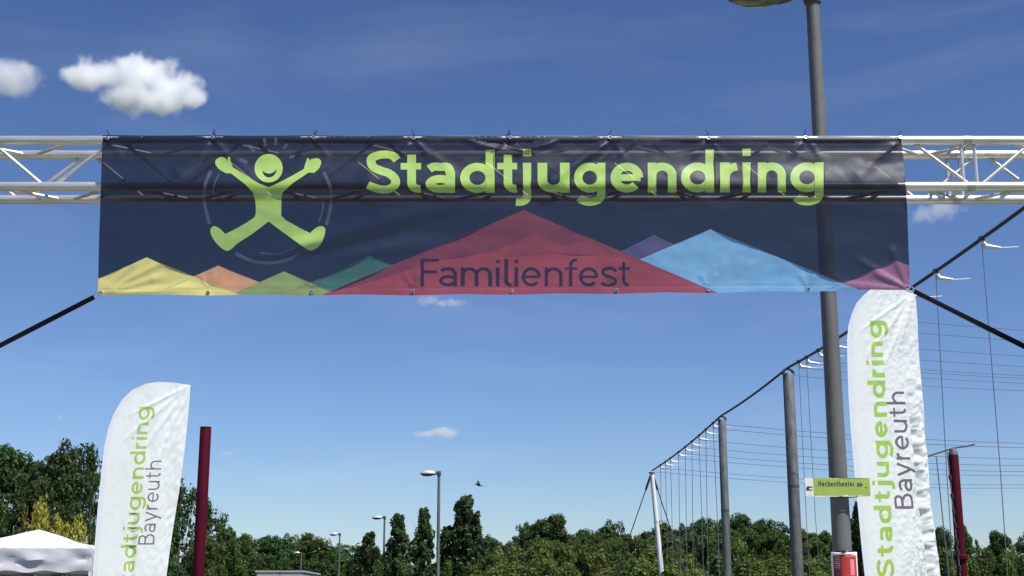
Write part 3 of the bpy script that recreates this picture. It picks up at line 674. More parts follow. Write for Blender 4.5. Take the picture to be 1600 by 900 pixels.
# ------------------------------------------------------------------ posts, mast, overhead cable
def post(name, px, py, D, r, lean, m, label, group, cat='post', tri=None):
    top = at(px, py, D); root = empty(name, (top.x+lean*top.z, D, 0)); tag(root, label, cat, group)
    A = Vector((0, 0, 0)); B = Vector((-lean*top.z, 0, top.z))
    MB().tube([A, A.lerp(B, .5), B-Vector((0, 0, .02)), B], [r*1.06, r*1.02, r, r*.9], n=20).build('shaft', m, root)
    return root, B, top
GP = 'grey posts of the high ropes course'
for (px, py, D, r, lab) in ((1128, 656, 39, .115, 'grey steel post carrying the overhead cable, next to the white mast'), (1231.5, 584, 31, .128, 'grey steel post carrying the overhead cable, just left of the lamp pole'), (1398, 462, 23, .12, 'grey steel post carrying the overhead cable, hidden behind the right feather flag')):
    root, B, top = post('cable_post', px, py, D, r, 0, M['grey_post'], lab, GP)
    c = MB(); c.tube([B+Vector((r*math.cos(a)*.95, 0, r*1.1*math.sin(a)-.02)) for a in np.linspace(0, math.pi, 11)], .035, n=6); c.build('cable_saddle', M['cable'], root)
    MB().lathe([(r*1.04, top.z*.62), (r*1.04, top.z*.62+.06)], n=20).build('band', M['dark_grey'], root)
root, B, top = post('cable_post', 1795, 190, 15, .13, 0, M['grey_post'], 'grey steel post carrying the near end of the overhead cable', GP)
endtop = Vector((root.location.x, 15, B.z))
# white end mast leaning, with guys
mt = at(1018.5, 738, 53); mast = empty('white_mast', (at(1037, 900, 53).x + .12, 53, 0)); tag(mast, 'slim white leaning mast with guy wires at the far end of the overhead cable', 'mast')
B = mt - Vector(mast.location); MB().tube([(0, 0, 0), B*.5, B], [.10, .10, .085], n=14).build('shaft', M['white_paint'], mast)
MB().torus(B+Vector((0, 0, -.02)), .10, .03, ax=(0, 0, 1), n=12).build('collar', mat('red_brown_collar', (.2, .04, .03), .5), mast)
for (gx, gy, tx) in ((988, 826, 985), (1043, 812, 1045)):
    g = at(gx, gy, 53) - Vector(mast.location); d = (g-B); e = B + d*(B.z/(B.z-g.z))
    MB().tube([B, e], .022, n=6).build('guy_wire', M['cable'], mast)
    MB().tube([B, B + (e-B)*.10], .05, n=6).build('turnbuckle', M['cable'], mast)
# main cable
knots = [(53, at(1019, 735, 53)), (39, at(1126, 650, 39)), (31, at(1230, 575, 31)), (23, at(1397, 468, 23)), (15, endtop + Vector((0, 0, .1)))]
def cable_pt(D):
    for (D0, p0), (D1, p1) in zip(knots, knots[1:]):
        if D1 <= D <= D0:
            t = (D0-D)/(D0-D1); q = p0.lerp(p1, t); q.z -= .09*4*t*(1-t)*((D0-D1)/14.); return q
    return knots[-1][1]
oc = empty('overhead_cable', tuple(knots[0][1])); tag(oc, 'dark overhead cable rising to the right over the grey posts with white clips', 'cable'); OO = Vector(knots[0][1])
MB().tube([cable_pt(D)-OO for D in np.linspace(53, 15, 90)], .028, n=6).build('main_cable', M['cable'], oc)
st = [50.8, 49.6, 48.4, 46.6, 45.2, 43.9, 42.6, 41.4, 40.2, 29.9, 29.2, 28.2, 27.0, 22.3, 21.2, 19.5]
for i, D in enumerate(st):
    p = cable_pt(D) - OO
    f = MB(); f.tube([p+Vector((0, 0, -.03)), p+Vector((.05, 0, -.11)), p+Vector((.28, .02, -.13))], [.03, .04, .015], n=6); f.tube([p+Vector((.28, .02, -.13)), p+Vector((.55, .04, -.11))], .009, n=5)
    f.build('cable_clip', M['white_plastic'], oc)
    MB().box(p, (.07, .10, .07)).build('cable_clamp', M['cable'], oc, False)
    if D not in (28.2, 27.0): 
        bot = Vector((p.x+random.uniform(-.1, .1), p.y, -OO.z + .3)); MB().tube([p, p.lerp(bot, .5)+Vector((random.uniform(-.03, .03), 0, 0)), bot], .010 if D > 35 else .007, n=5).build('drop_cord', M['cord'], oc)
wires = [24, 24.9, 26.4, 27.6, 28.8, 29.2, 30, 31.2, 39.6, 40.4, 42.7, 44.3, 45.9, 47.2, 50.6, 52.2]
for D in wires:
    p = cable_pt(D) - OO; x1 = 17 + (D > 35)*8
    pts = [p + Vector((x1*t, .0, -.12 - .5*4*t*(1-t)*(x1/20))) for t in np.linspace(0, 1, 14)]
    MB().tube(pts, .0055 if D < 35 else .008, n=4).build('cross_wire', M['cord'], oc)
# the far row of posts that takes the cross wires, out to the right
for D, px in ((24, 0), (31, 0), (52, 0)):
    p = cable_pt(D); x = p.x + (17 if D < 35 else 25) + .1; r_ = empty('cable_post', (x, D, 0)); tag(r_, {24: 'nearest', 31: 'middle', 52: 'farthest'}[D] + ' grey post of the outer row that takes the cross wires', 'post', GP)
    MB().cyl((0, 0, 0), (0, 0, p.z), .12, n=14).build('shaft', M['grey_post'], r_)
GC = 'crimson posts of the climbing course'
root, B, top = post('crimson_post', 321.5, 669, 20, .082, 0, M['crimson'], 'crimson post with a flat top, right of the left feather flag', GC)
MB().lathe([(0, 0), (.083, 0), (.083, .015), (0, .018)], c=tuple(B+Vector((0, 0, .001))), n=20).build('cap', M['crimson'], root)
root, B, top = post('crimson_post', 1489.5, 711, 23, .082, 0, M['crimson'], 'crimson post with a cable over its cap, right of the right feather flag', GC)
MB().lathe([(.0, .12), (.05, .10), (.075, .04), (.08, 0)], c=tuple(B), n=16).build('cap', M['galv'], root)
zc = at(1500, 871, 23).z; MB().lathe([(.085, zc-.05), (.12, zc-.03), (.12, zc+.03), (.085, zc+.05)], n=16).build('collar', M['crimson'], root)
rc = empty('climbing_rope', tuple(at(1490, 702, 23))); tag(rc, 'short sloping rope over the right crimson post with knotted cords hanging from it', 'rope'); RO = Vector(rc.location)
a = at(1440, 716, 22.6)-RO; b = at(1512, 697, 23.2)-RO; b2 = b + (b-a)*.15
MB().tube([a + (a-b)*.8, a, Vector((0, 0, .02)), b, b2], .015, n=6).build('rope', M['cable'], rc)
for (x, y, kn) in ((1463, 713, 0), (1480, 706, 1)):
    p = at(x, y, 22.8)-RO; e = Vector((p.x+.12, p.y, -RO.z+.5)); MB().tube([p, e], .010, n=5).build('drop_cord', M['cord'], rc)
    if kn:
        for t in np.linspace(.12, .8, 11):
            q = p.lerp(e, t + random.uniform(-.02, .02)); MB().tube([q, q+Vector((.01, 0, -.09))], [.028, .022], n=6).build('knot', M['cable'], rc)

# ------------------------------------------------------------------ bird
def bird():
    p = at(748, 758, 40); r = empty('bird', tuple(p)); r.scale = (.8, .8, .8); tag(r, 'small dark bird flying just above the tallest conical tree', 'bird')
    m = MB(); pr = [(-.13, .004), (-.11, .012), (-.06, .03), (0, .038), (.06, .030), (.09, .024), (.115, .022), (.135, .012), (.16, .002)]
    m.tube([(-x, 0, .012*math.sin(x*8)) for x, _ in pr], [q for _, q in pr], n=10)
    def wing(s, tip, mid):
        vs = [(-.07, s*.02, .01), (.05, s*.02, .012), mid[0], mid[1], tip]; vt = [Vector(v)+Vector((0, 0, .006)) for v in vs]
        return m.add([Vector(v) for v in vs] + vt, [(0,1,3,2), (2,3,4), (5,7,8,6), (7,9,8), (0,2,7,5), (2,4,9,7), (4,3,8,9), (3,1,6,8), (1,0,5,6)])
    wing(-1, (-.10, -.22, .09), [(-.10, -.10, .10), (.00, -.11, .09)]); wing(1, (-.06, .20, .11), [(-.09, .10, .12), (.01, .10, .10)])
    m.add([(.11, -.012, 0), (.11, .012, 0), (.19, .03, -.012), (.19, -.03, -.012), (.11, -.012, .008), (.11, .012, .008), (.19, .03, -.006), (.19, -.03, -.006)], [(0,1,2,3), (7,6,5,4), (0,4,5,1), (2,6,7,3), (1,5,6,2), (3,7,4,0)])
    m.build('body', M['bird'], r); r.rotation_euler = (R(18), R(12), R(8))
bird()

# ------------------------------------------------------------------ tent and truck
def tent():
    D = 25; W = 3.0; eL = at(145, 857, D); peakz = at(18, 820, D).z; ez = eL.z; vz = at(145, 893, D).z
    cx = eL.x - W/2; r = empty('pavilion_tent', (cx, D+W/2, 0)); tag(r, 'white pavilion tent roof beside the left feather flag', 'tent')
    m = MB(); n = 26
    # four roof faces, sagging between ridge and eaves
    vs = []; fs = []
    corners = [(-W/2, -W/2), (W/2, -W/2), (W/2, W/2), (-W/2, W/2)]
    for s in range(4):
        a = Vector((*corners[s], ez)); b = Vector((*corners[(s+1) % 4], ez)); pk = Vector((0, 0, peakz)); base = len(vs)
        for i in range(n+1):
            for j in range(n+1):
                t = i/n; e = a.lerp(b, j/n); p = e.lerp(pk, t); p.z -= .10*math.sin(math.pi*t)*(.4+.6*math.sin(math.pi*j/n)) + .035*nz(p.x*2.5, p.y*2.5, s)*math.sin(math.pi*t) + .02*nz(p.x*6, p.y*6, s)*(1-t); vs.append(p)
        fs += [(base+i*(n+1)+j, base+i*(n+1)+j+1, base+(i+1)*(n+1)+j+1, base+(i+1)*(n+1)+j) for i in range(n) for j in range(n)]
    m.add(vs, fs).build('roof', M['tent'], r)
    m = MB(); q = 40
    for s in range(4):
        a = Vector((*corners[s], 0)); b = Vector((*corners[(s+1) % 4], 0)); nn = Vector(((b-a).y, -(b-a).x, 0)).normalized(); vs = []
        for i in range(7):
            for j in range(q+1):
                t = i/6; x = j/q; p = a.lerp(b, x); z = ez - t*(ez-vz) + .02*math.sin(x*9*math.pi)*t
                fold = .07*math.sin(math.pi*t)*nz(x*7, t*2.5, s+3.) + .05*nz(x*3-t*1.3, t*2, s+9.)*t; vs.append(Vector((p.x, p.y, z)) + nn*(fold+.012))
        m.add(vs, [(i*(q+1)+j, (i+1)*(q+1)+j, (i+1)*(q+1)+j+1, i*(q+1)+j+1) for i in range(6) for j in range(q)])
    m.build('valance', M['tent'], r)
    for x, y in corners: MB().box((x*.985, y*.985, ez/2), (.05, .05, ez)).build('leg', M['white_paint'], r, False)
    for s in range(4):
        a = Vector((*corners[s], vz-.03))*.0 + Vector((corners[s][0]*.985, corners[s][1]*.985, vz-.05)); b = Vector((corners[(s+1) % 4][0]*.985, corners[(s+1) % 4][1]*.985, vz-.05))
        MB().tube([a, b], .022, n=6).build('crossbar', M['dark_grey'], r)
tent()
def truck():
    D = 62; a = at(401, 894, D); b = at(474, 894, D); W = b.x-a.x; H = a.z
    r = empty('box_truck', ((a.x+b.x)/2, D, 0)); tag(r, 'white box truck parked before the dark wood, roof edge just in view', 'truck')
    MB().box((0, 2.6, .95+(H-.95)/2), (W, 5.2, H-.95)).build('cargo_box', M['truckwhite'], r, False)
    MB().box((0, 2.6, H+.035), (W+.10, 5.3, .07)).build('roof_rim', M['truckwhite'], r, False)
    for s in (-1, 1):
        d = MB(); d.box((s*W/4, -.02, .95+(H-.95)/2), (W/2-.08, .03, H-1.15)); d.build('rear_door', M['truckwhite'], r, False)
        MB().box((s*(W/2-.12), .1, .75), (.16, .04, .12)).build('tail_light', mat('tail_lens', (.4, .01, .01), .3), r, False)
    MB().box((0, 3.6, .75), (W*.6, 7.0, .25)).build('chassis', M['dark_grey'], r, False)
    c = MB(); c.add([(-W/2+.05, 5.4, .6), (W/2-.05, 5.4, .6), (W/2-.05, 7.2, .6), (-W/2+.05, 7.2, .6), (-W/2+.05, 5.4, 2.5), (W/2-.05, 5.4, 2.5), (W/2-.1, 6.5, 2.45), (-W/2+.1, 6.5, 2.45), (-W/2+.05, 7.2, 1.5), (W/2-.05, 7.2, 1.5)],
                    [(3,2,1,0), (0,1,5,4), (4,5,6,7), (7,6,9,8), (8,9,2,3), (1,2,9,6,5), (0,4,7,8,3)]); c.build('cab', M['truckwhite'], r, False)
    for s in (-1, 1):
        for y in (1.1, 6.2): MB().cyl((s*(W/2-.22), y, .45), (s*(W/2+.02), y, .45), .45, n=20).build('wheel', M['rubber'], r)
truck()

# ------------------------------------------------------------------ foliage
def leaf_mat(name, c1, c2, transl=.42, scale=.8, var=.12):
    m = bpy.data.materials.new(name); m.use_nodes = True; nt = m.node_tree; N = nt.nodes; L = nt.links
    p = N['Principled BSDF']; out = N['Material Output']; p.inputs['Roughness'].default_value = .55; p.inputs['Specular IOR Level'].default_value = .35
    g = N.new('ShaderNodeNewGeometry'); tc = N.new('ShaderNodeTexCoord'); nz_ = N.new('ShaderNodeTexNoise'); nz_.inputs['Scale'].default_value = scale; nz_.inputs['Detail'].default_value = 3
    L.new(tc.outputs['Object'], nz_.inputs['Vector'])
    ad = N.new('ShaderNodeMath'); ad.operation = 'MULTIPLY_ADD'; ad.inputs[1].default_value = .5; L.new(g.outputs['Random Per Island'], ad.inputs[0])
    mr = N.new('ShaderNodeMapRange'); mr.inputs[1].default_value = .35; mr.inputs[2].default_value = .65; mr.inputs[4].default_value = .5; L.new(nz_.outputs['Fac'], mr.inputs[0]); L.new(mr.outputs[0], ad.inputs[2])
    mx = N.new('ShaderNodeMix'); mx.data_type = 'RGBA'; mx.inputs[6].default_value = (*c1, 1); mx.inputs[7].default_value = (*c2, 1); L.new(ad.outputs[0], mx.inputs[0])
    oi = N.new('ShaderNodeObjectInfo'); hs = N.new('ShaderNodeHueSaturation'); m2 = N.new('ShaderNodeMapRange'); m2.inputs[3].default_value = 1-var*2; m2.inputs[4].default_value = 1+var*2; L.new(oi.outputs['Random'], m2.inputs[0]); L.new(m2.outputs[0], hs.inputs['Value'])
    m3 = N.new('ShaderNodeMapRange'); m3.inputs[3].default_value = .5-var*.15; m3.inputs[4].default_value = .5+var*.15; L.new(oi.outputs['Random'], m3.inputs[0]); L.new(m3.outputs[0], hs.inputs['Hue'])
    L.new(mx.outputs[2], hs.inputs['Color']); L.new(hs.outputs[0], p.inputs['Base Color'])
    t = N.new('ShaderNodeBsdfTranslucent'); L.new(hs.outputs[0], t.inputs[0]); ms = N.new('ShaderNodeMixShader'); ms.inputs[0].default_value = transl
    L.new(p.outputs[0], ms.inputs[1]); L.new(t.outputs[0], ms.inputs[2]); L.new(ms.outputs[0], out.inputs[0]); return m
LM = {'dark': leaf_mat('dark_leaves', (.026, .056, .015), (.074, .142, .032)), 'mid': leaf_mat('mid_green_leaves', (.042, .080, .016), (.115, .182, .036)),
      'light': leaf_mat('light_green_leaves', (.074, .112, .020), (.175, .235, .048)), 'yellow': leaf_mat('yellow_leaves', (.22, .20, .03), (.42, .38, .06)), 'deep': leaf_mat('deep_green_leaves', (.024, .054, .015), (.078, .145, .034))}
M['bark'] = mat('bark', (.13, .105, .08), .9, noise_scale=12, dark=(.05, .04, .03), bump=.5, stretch=(1, 1, .25))
def leaves_mesh(name, centers, rads, per, size, m, flat=1.0, seed=0):
    r = np.random.default_rng(seed); C = np.repeat(centers, per, 0); Rd = np.repeat(rads, per)[:, None]
    d = r.normal(size=C.shape); d /= np.linalg.norm(d, axis=1)[:, None]; rad = r.uniform(.25, 1, (len(C), 1))**.6
    P = C + d*rad*Rd*np.array([1, 1, flat])
    nrm = d + r.normal(size=C.shape)*.7 + np.array([0, 0, .35]); nrm /= np.linalg.norm(nrm, axis=1)[:, None]
    u = np.cross(nrm, r.normal(size=C.shape)); u /= np.linalg.norm(u, axis=1)[:, None]; v = np.cross(nrm, u)
    s = size*r.uniform(.6, 1.25, (len(C), 1)); bend = nrm*s*.18
    V = np.stack([P-u*s, P-v*s*.55+bend, P+u*s, P+v*s*.55+bend], 1).reshape(-1, 3); n = len(C)
    me = bpy.data.meshes.new(name); me.vertices.add(n*4); me.vertices.foreach_set('co', V.ravel().astype(np.float32))
    me.loops.add(n*4); me.loops.foreach_set('vertex_index', np.arange(n*4, dtype=np.int32)); me.polygons.add(n)
    me.polygons.foreach_set('loop_start', np.arange(0, n*4, 4, dtype=np.int32)); me.polygons.foreach_set('loop_total', np.full(n, 4, np.int32))
    me.materials.append(m); me.update(calc_edges=True); return me
def trunk_mesh(name, H, r0, limbs, seed, top=.8):
    rr = random.Random(seed); mb = MB(); pts = [Vector((0, 0, -.05))]; n = 6
    for i in range(1, n+1): pts.append(Vector((rr.uniform(-.12, .12)*i*.4, rr.uniform(-.12, .12)*i*.4, H*top*i/n)))
    mb.tube(pts, [r0*(1.25 if i == 0 else 1-.85*i/n) for i in range(n+1)], n=8)
    for e in limbs:
        e = Vector(e); k = min(n-1, max(1, int((e.z*.55/(H*top))*n))); s = pts[k]; mid = s.lerp(e, .5)+Vector((0, 0, -.06*H*rr.random()))
        mb.tube([s, mid, e], [r0*.38, r0*.22, r0*.07], n=5)
        for q in range(3):
            e2 = e + Vector((rr.uniform(-1, 1), rr.uniform(-1, 1), rr.uniform(.1, 1)))*.09*H; mb.tube([mid.lerp(e, .3+.2*q), e2], [r0*.12, r0*.03], n=4)
    return mb.mesh(name, M['bark'], True, None)
def broad(seed, H=9.0, Wd=6.5, lobes=9, clumps=210, per=92, size=.118, m='dark', low=.12, cr=.52, airy=False):
    r = np.random.default_rng(seed); L = []; 
    for i in range(lobes):
        t = (i+.5)/lobes; z = H*(low+.12 + (.78-low)*t); k = math.sin(math.pi*min(1, .30+.62*t))**.8; a = i*2.4+seed
        rr = Wd*.5*k*r.uniform(.35, .62); L.append((rr*math.cos(a), rr*math.sin(a), z, Wd*.24*r.uniform(.8, 1.25)*(1-.25*t)))
    L.append((0, 0, H*.86, Wd*.17)); L = np.array(L)
    idx = r.integers(0, len(L), clumps); d = r.normal(size=(clumps, 3)); d /= np.linalg.norm(d, axis=1)[:, None]
    C = L[idx, :3] + d*(L[idx, 3]*r.uniform(.55 if not airy else .3, 1.0, clumps))[:, None]*np.array([1, 1, .85])
    C[:, 2] = np.maximum(C[:, 2], H*low*.6)
    me = leaves_mesh('crown', C, r.uniform(.6, 1.15, clumps)*cr, per, size, LM[m], .8, seed)
    return me, trunk_mesh('trunk', H, .022*H, [tuple(l[:3]) for l in L], seed)
def column(seed, H=8.0, Wd=2.6, clumps=210, per=75, size=.095, m='deep', tip=.55):
    r = np.random.default_rng(seed); t = r.uniform(0, 1, clumps)**.85; prof = np.where(t < .15, .65+t*2.3, 1.0-np.clip(t-.22, 0, 1)**1.2*1.14)
    a = r.uniform(0, 2*math.pi, clumps); rad = Wd*.5*np.clip(prof, .08, 1)*r.uniform(.35, 1.18, clumps)*(1+.26*np.sin(t*23+a)); C = np.stack([rad*np.cos(a), rad*np.sin(a), H*(.08+.88*t)], 1)
    me = leaves_mesh('crown', C, (.13+.22*r.uniform(0, 1, clumps)**1.5)*(1.2-.5*t), per, size, LM[m], 1.45, seed)
    return me, trunk_mesh('trunk', H, .016*H, [tuple(C[i]*np.array([.7, .7, .9])) for i in range(0, clumps, 10)], seed, .93)
def young(seed, H=4.2, Wd=3.0, clumps=150, per=70, size=.085, m='light'):
    r = np.random.default_rng(seed); K = 9; st_ = [(Wd*.42*r.uniform(.1, 1)*math.cos(q*2.4), Wd*.42*r.uniform(.1, 1)*math.sin(q*2.4), H*r.uniform(.68, 1.0)) for q in range(K)]
    C = []
    for i in range(clumps):
        s = st_[i % K]; t = r.uniform(.12, 1.0); C.append((s[0]*(.4+.6*t)+r.normal()*.22*(1.2-t), s[1]*(.4+.6*t)+r.normal()*.22*(1.2-t), s[2]*t))
    C = np.array(C); me = leaves_mesh('crown', C, r.uniform(.18, .42, clumps), per, size, LM[m], 1.25, seed)
    return me, trunk_mesh('trunk', H, .05, st_, seed, .7)
P_ = {'broad_a': (broad(11), 9.0, 6.5), 'broad_b': (broad(12, Wd=7.2, lobes=11, clumps=240), 9.0, 7.2), 'broad_c': (broad(13, Wd=5.4, lobes=8, clumps=190, m='mid'), 9.0, 5.4), 'broad_d': (broad(14, Wd=6.2, lobes=10, m='mid'), 9.0, 6.2),
      'airy': (broad(15, Wd=5.6, lobes=11, clumps=130, per=34, size=.13, cr=.5, airy=True, low=.2), 9.0, 5.6), 'airy_b': (broad(16, Wd=6.4, lobes=12, clumps=150, per=30, size=.13, cr=.45, airy=True, low=.2, m='deep'), 9.0, 6.4),
      'col_a': (column(21), 8.0, 2.6), 'col_b': (column(22, Wd=2.4), 8.0, 2.4), 'col_c': (column(23, Wd=3.4, clumps=300, per=75), 8.0, 3.4), 'young_a': (young(31), 4.2, 3.0), 'young_b': (young(32), 4.2, 3.0), 'young_c': (young(33, m='mid'), 4.2, 3.0),
      'shrub': (young(34, H=3.0, Wd=3.4, m='yellow', clumps=200, size=.07), 3.0, 2.4)}
def tree(kind, px, py, D, wpx, name, label, cat, group=None, rot=None, sink=0.0):
    """a tree whose top shows at px, py from D metres, crown wpx wide in the photo"""
    (cm, tm), H0, W0 = P_[kind]; p = at(px, py, D); W = wpx*D/F/math.cos(R(5)); sz = p.z/(H0*1.0); sx = W/W0
    r = empty(name, (p.x, D, 0), random.uniform(0, 6.28) if rot is None else rot); tag(r, label, cat, group)
    place(cm, 'crown', r); place(tm, 'trunk', r); r.scale = (sx, sx, sz); return r
ORD = ['first', 'second', 'third', 'fourth', 'fifth', 'sixth', 'seventh', 'eighth', 'ninth', 'tenth', 'eleventh', 'twelfth', 'thirteenth', 'fourteenth', 'fifteenth', 'sixteenth', 'seventeenth', 'eighteenth', 'nineteenth', 'twentieth']
# tall dark trees at the left, round the tent and the left flag
g1 = 'tall dark trees behind the left flag'
for (k, px, py, D, w, lab) in (('broad_a', 20, 690, 52, 170, 'tall dark tree rising over the white tent at the left edge'), ('broad_b', 100, 698, 50, 170, 'tall dark tree rising between the white tent and the left flag'), ('airy', 152, 684, 46, 90, 'thin airy treetop showing just left of the flag edge'),
        ('broad_a', 215, 712, 54, 150, 'tall dark tree hidden for the most part behind the left flag'), ('airy_b', 285, 733, 44, 120, 'airy tree with open branches between the left flag and crimson post'),
        ('airy', 330, 768, 47, 90, 'airy tree with bare gaps just right of the crimson post'), ('broad_a', 245, 780, 42, 120, 'dense low dark tree behind the lower right edge of the left flag'), ('broad_c', 355, 815, 52, 70, 'rounded tree stepping down right of the crimson post'), ('broad_b', -70, 700, 50, 170, 'tall dark tree beyond the tent past the left edge'),
        ('broad_b', 60, 740, 40, 150, 'dense dark tree directly above the white tent roof'), ('broad_c', 320, 830, 40, 90, 'bushy green tree at the foot of the crimson post')):
    tree(k, px, py, D, w, 'tall_tree', lab, 'tree', g1)
# the dark wood between crimson post and distant lamps
g2 = 'trees of the dark wood left of the lamps'
for i, (k, px, py, w) in enumerate((('broad_d', 383, 832, 55), ('broad_a', 415, 834, 60), ('broad_b', 447, 838, 50), ('broad_d', 484, 831, 62), ('broad_a', 508, 850, 40), ('broad_c', 535, 866, 38), ('broad_b', 552, 872, 34))):
    tree(k, px, py, 145+6*(i % 3), w*1.6, 'wood_tree', '%s tree crown from the left in the dark wood above the white truck' % ORD[i], 'tree', g2)
for i, (px, py, w) in enumerate(((398, 866, 45), (440, 868, 48), (478, 872, 48), (515, 880, 44), (560, 884, 40), (360, 862, 50))):
    tree('broad_b' if i % 2 else 'broad_a', px, py, 130, w*1.7, 'wood_tree', '%s lower tree in front row of dark wood by the white truck' % ORD[i], 'tree', g2)
# conical trees beside the lamps
g3 = 'conical hornbeams by the distant lamps'
for (k, px, py, D, w, lab) in (('col_a', 578, 828, 66, 60, 'small conical tree standing left of the second lamp'), ('col_b', 561, 851, 70, 38, 'lowest slim conical tree at the left end of the conical row'), ('col_b', 623, 799, 60, 68, 'conical tree standing right of the second lamp'), ('col_a', 663, 789, 57, 62, 'conical tree with a leaning tip just left of the largest distant lamp'),
        ('col_c', 728, 772, 56, 108, 'tallest and widest conical tree, below the bird'), ('col_a', 697, 822, 60, 60, 'low conical tree just right of the largest distant lamp')):
    tree(k, px, py, D, w, 'conical_tree', lab, 'tree', g3)
# the long far row on the right
g4 = 'far broadleaf trees along the horizon'
row = (('broad_a', 770, 838, 50), ('airy', 765, 830, 30), ('broad_c', 800, 842, 46), ('broad_b', 826, 822, 60), ('broad_a', 858, 801, 74), ('broad_b', 884, 832, 52), ('broad_a', 915, 824, 62), ('broad_b', 950, 818, 62), ('broad_d', 982, 832, 50), ('broad_a', 1003, 828, 42),
       ('broad_c', 1033, 810, 46), ('broad_b', 1062, 824, 58), ('broad_a', 1095, 806, 50), ('broad_b', 1124, 818, 48), ('broad_a', 1155, 800, 62), ('broad_a', 1188, 808, 60), ('broad_b', 1220, 822, 52), ('broad_d', 1252, 824, 50), ('broad_a', 1284, 828, 50), ('broad_b', 1306, 842, 44))
for i, (k, px, py, w) in enumerate(row):
    tree(k, px, py, 118 + 5*(i*7 % 4), w*1.6, 'far_tree', '%s crown from the left along the far treeline right of the conical trees' % ORD[i], 'tree', g4)
for i, (k, px, py, w) in enumerate((('broad_c', 842, 838, 60), ('broad_d', 872, 842, 64), ('broad_c', 900, 838, 60), ('broad_d', 934, 834, 60), ('broad_c', 966, 836, 60), ('broad_d', 1018, 836, 60), ('broad_c', 1048, 832, 60), ('broad_d', 1080, 828, 60), ('broad_c', 1110, 830, 60), ('broad_d', 1140, 824, 60), ('broad_c', 1172, 824, 60), ('broad_d', 1206, 828, 60), ('broad_c', 1238, 834, 60), ('broad_d', 1270, 838, 60))):
    tree(k, px, py, 98 + 4*(i*5 % 3), w*1.3, 'far_tree', '%s mid green crown from left, filling gaps before the far treeline' % ORD[i], 'tree', g4)
g5 = 'trees right of the lamp pole'
for (k, px, py, D, w, lab) in (('col_c', 1340, 782, 42, 60, 'dark tree standing close behind the lamp pole and right flag'), ('broad_b', 1395, 812, 100, 80, 'broad tree hidden behind the right feather flag'), ('broad_a', 1470, 820, 100, 60, 'dark crown just right of the right feather flag'), ('broad_b', 1505, 826, 104, 60, 'dark crown behind the right crimson post'),
        ('broad_a', 1560, 826, 104, 74, 'dark crown right of the right crimson post'), ('broad_b', 1615, 820, 100, 80, 'dark crown at the right edge of the view')):
    tree(k, px, py, D, w, 'broad_tree', lab, 'tree', g5)
# young light-green trees in front
g6 = 'young light green trees in front of the far row'
n = 0
for i, px in enumerate(list(range(752, 1330, 44))):
    tree(('young_a', 'young_b', 'young_c')[i % 3], px + random.uniform(-6, 6), random.uniform(846, 866) + (8 if px > 1180 else 0), random.uniform(58, 68), random.uniform(95, 120), 'young_tree', '%s light green young tree from left, second row from the bottom edge' % ORD[i], 'tree', g6)
for i, px in enumerate(list(range(772, 1340, 52))):
    tree(('young_b', 'young_c', 'young_a')[i % 3], px + random.uniform(-8, 8), random.uniform(872, 884), random.uniform(46, 52), random.uniform(110, 135), 'bush', '%s light green bush from left along the bottom edge' % ORD[i], 'bush', 'light green bushes along the bottom edge')
for i, px in enumerate((1462, 1500, 1548, 1595)):
    tree(('young_c', 'young_a')[i % 2], px, 858+4*(i % 2), 55, 78, 'bush', ('green bush between the right flag and the right crimson post', 'green bush behind the foot of the right crimson post', 'green bush right of the right crimson post', 'green bush at the lower right edge of the view')[i], 'bush', 'green bushes right of the right flag')
for i, px in enumerate((290, 345, 590, 640, 690, 735)):
    tree('young_c', px, 872 + (i % 2)*6, 46 if i < 2 else 54, 66, 'bush', ('bush between the left flag and crimson post', 'bush just right of the foot of the crimson post', 'bush at the foot of the second lamp', 'bush between the two conical trees right of the second lamp', 'bush at the foot of the largest distant lamp', 'bush at the foot of the tallest conical tree')[i], 'bush', 'green bushes under the conical trees')
tree('shrub', 92, 794, 30, 84, 'shrub', 'yellow leafed shrub right above the white tent roof', 'shrub', None, rot=1.0)
tree('shrub', 40, 806, 31, 90, 'shrub', 'yellow leafed shrub over the middle of the tent roof, left edge', 'shrub', None, rot=2.5)
def far_wood():
    r = np.random.default_rng(5); n = 1500; ang = r.uniform(-.62, .62, n); D = r.uniform(165, 215, n)
    C = np.stack([D*np.tan(ang), D, r.uniform(.5, 1, n)*7.4*(1+.15*np.sin(ang*40))], 1)
    me = leaves_mesh('distant_wood', C, r.uniform(1.0, 2.0, n), 60, .34, LM['dark'], .9, 5)
    tag(place(me, 'distant_wood'), 'low dark wood closing the horizon behind the single trees', 'wood', kind='stuff')
far_wood()

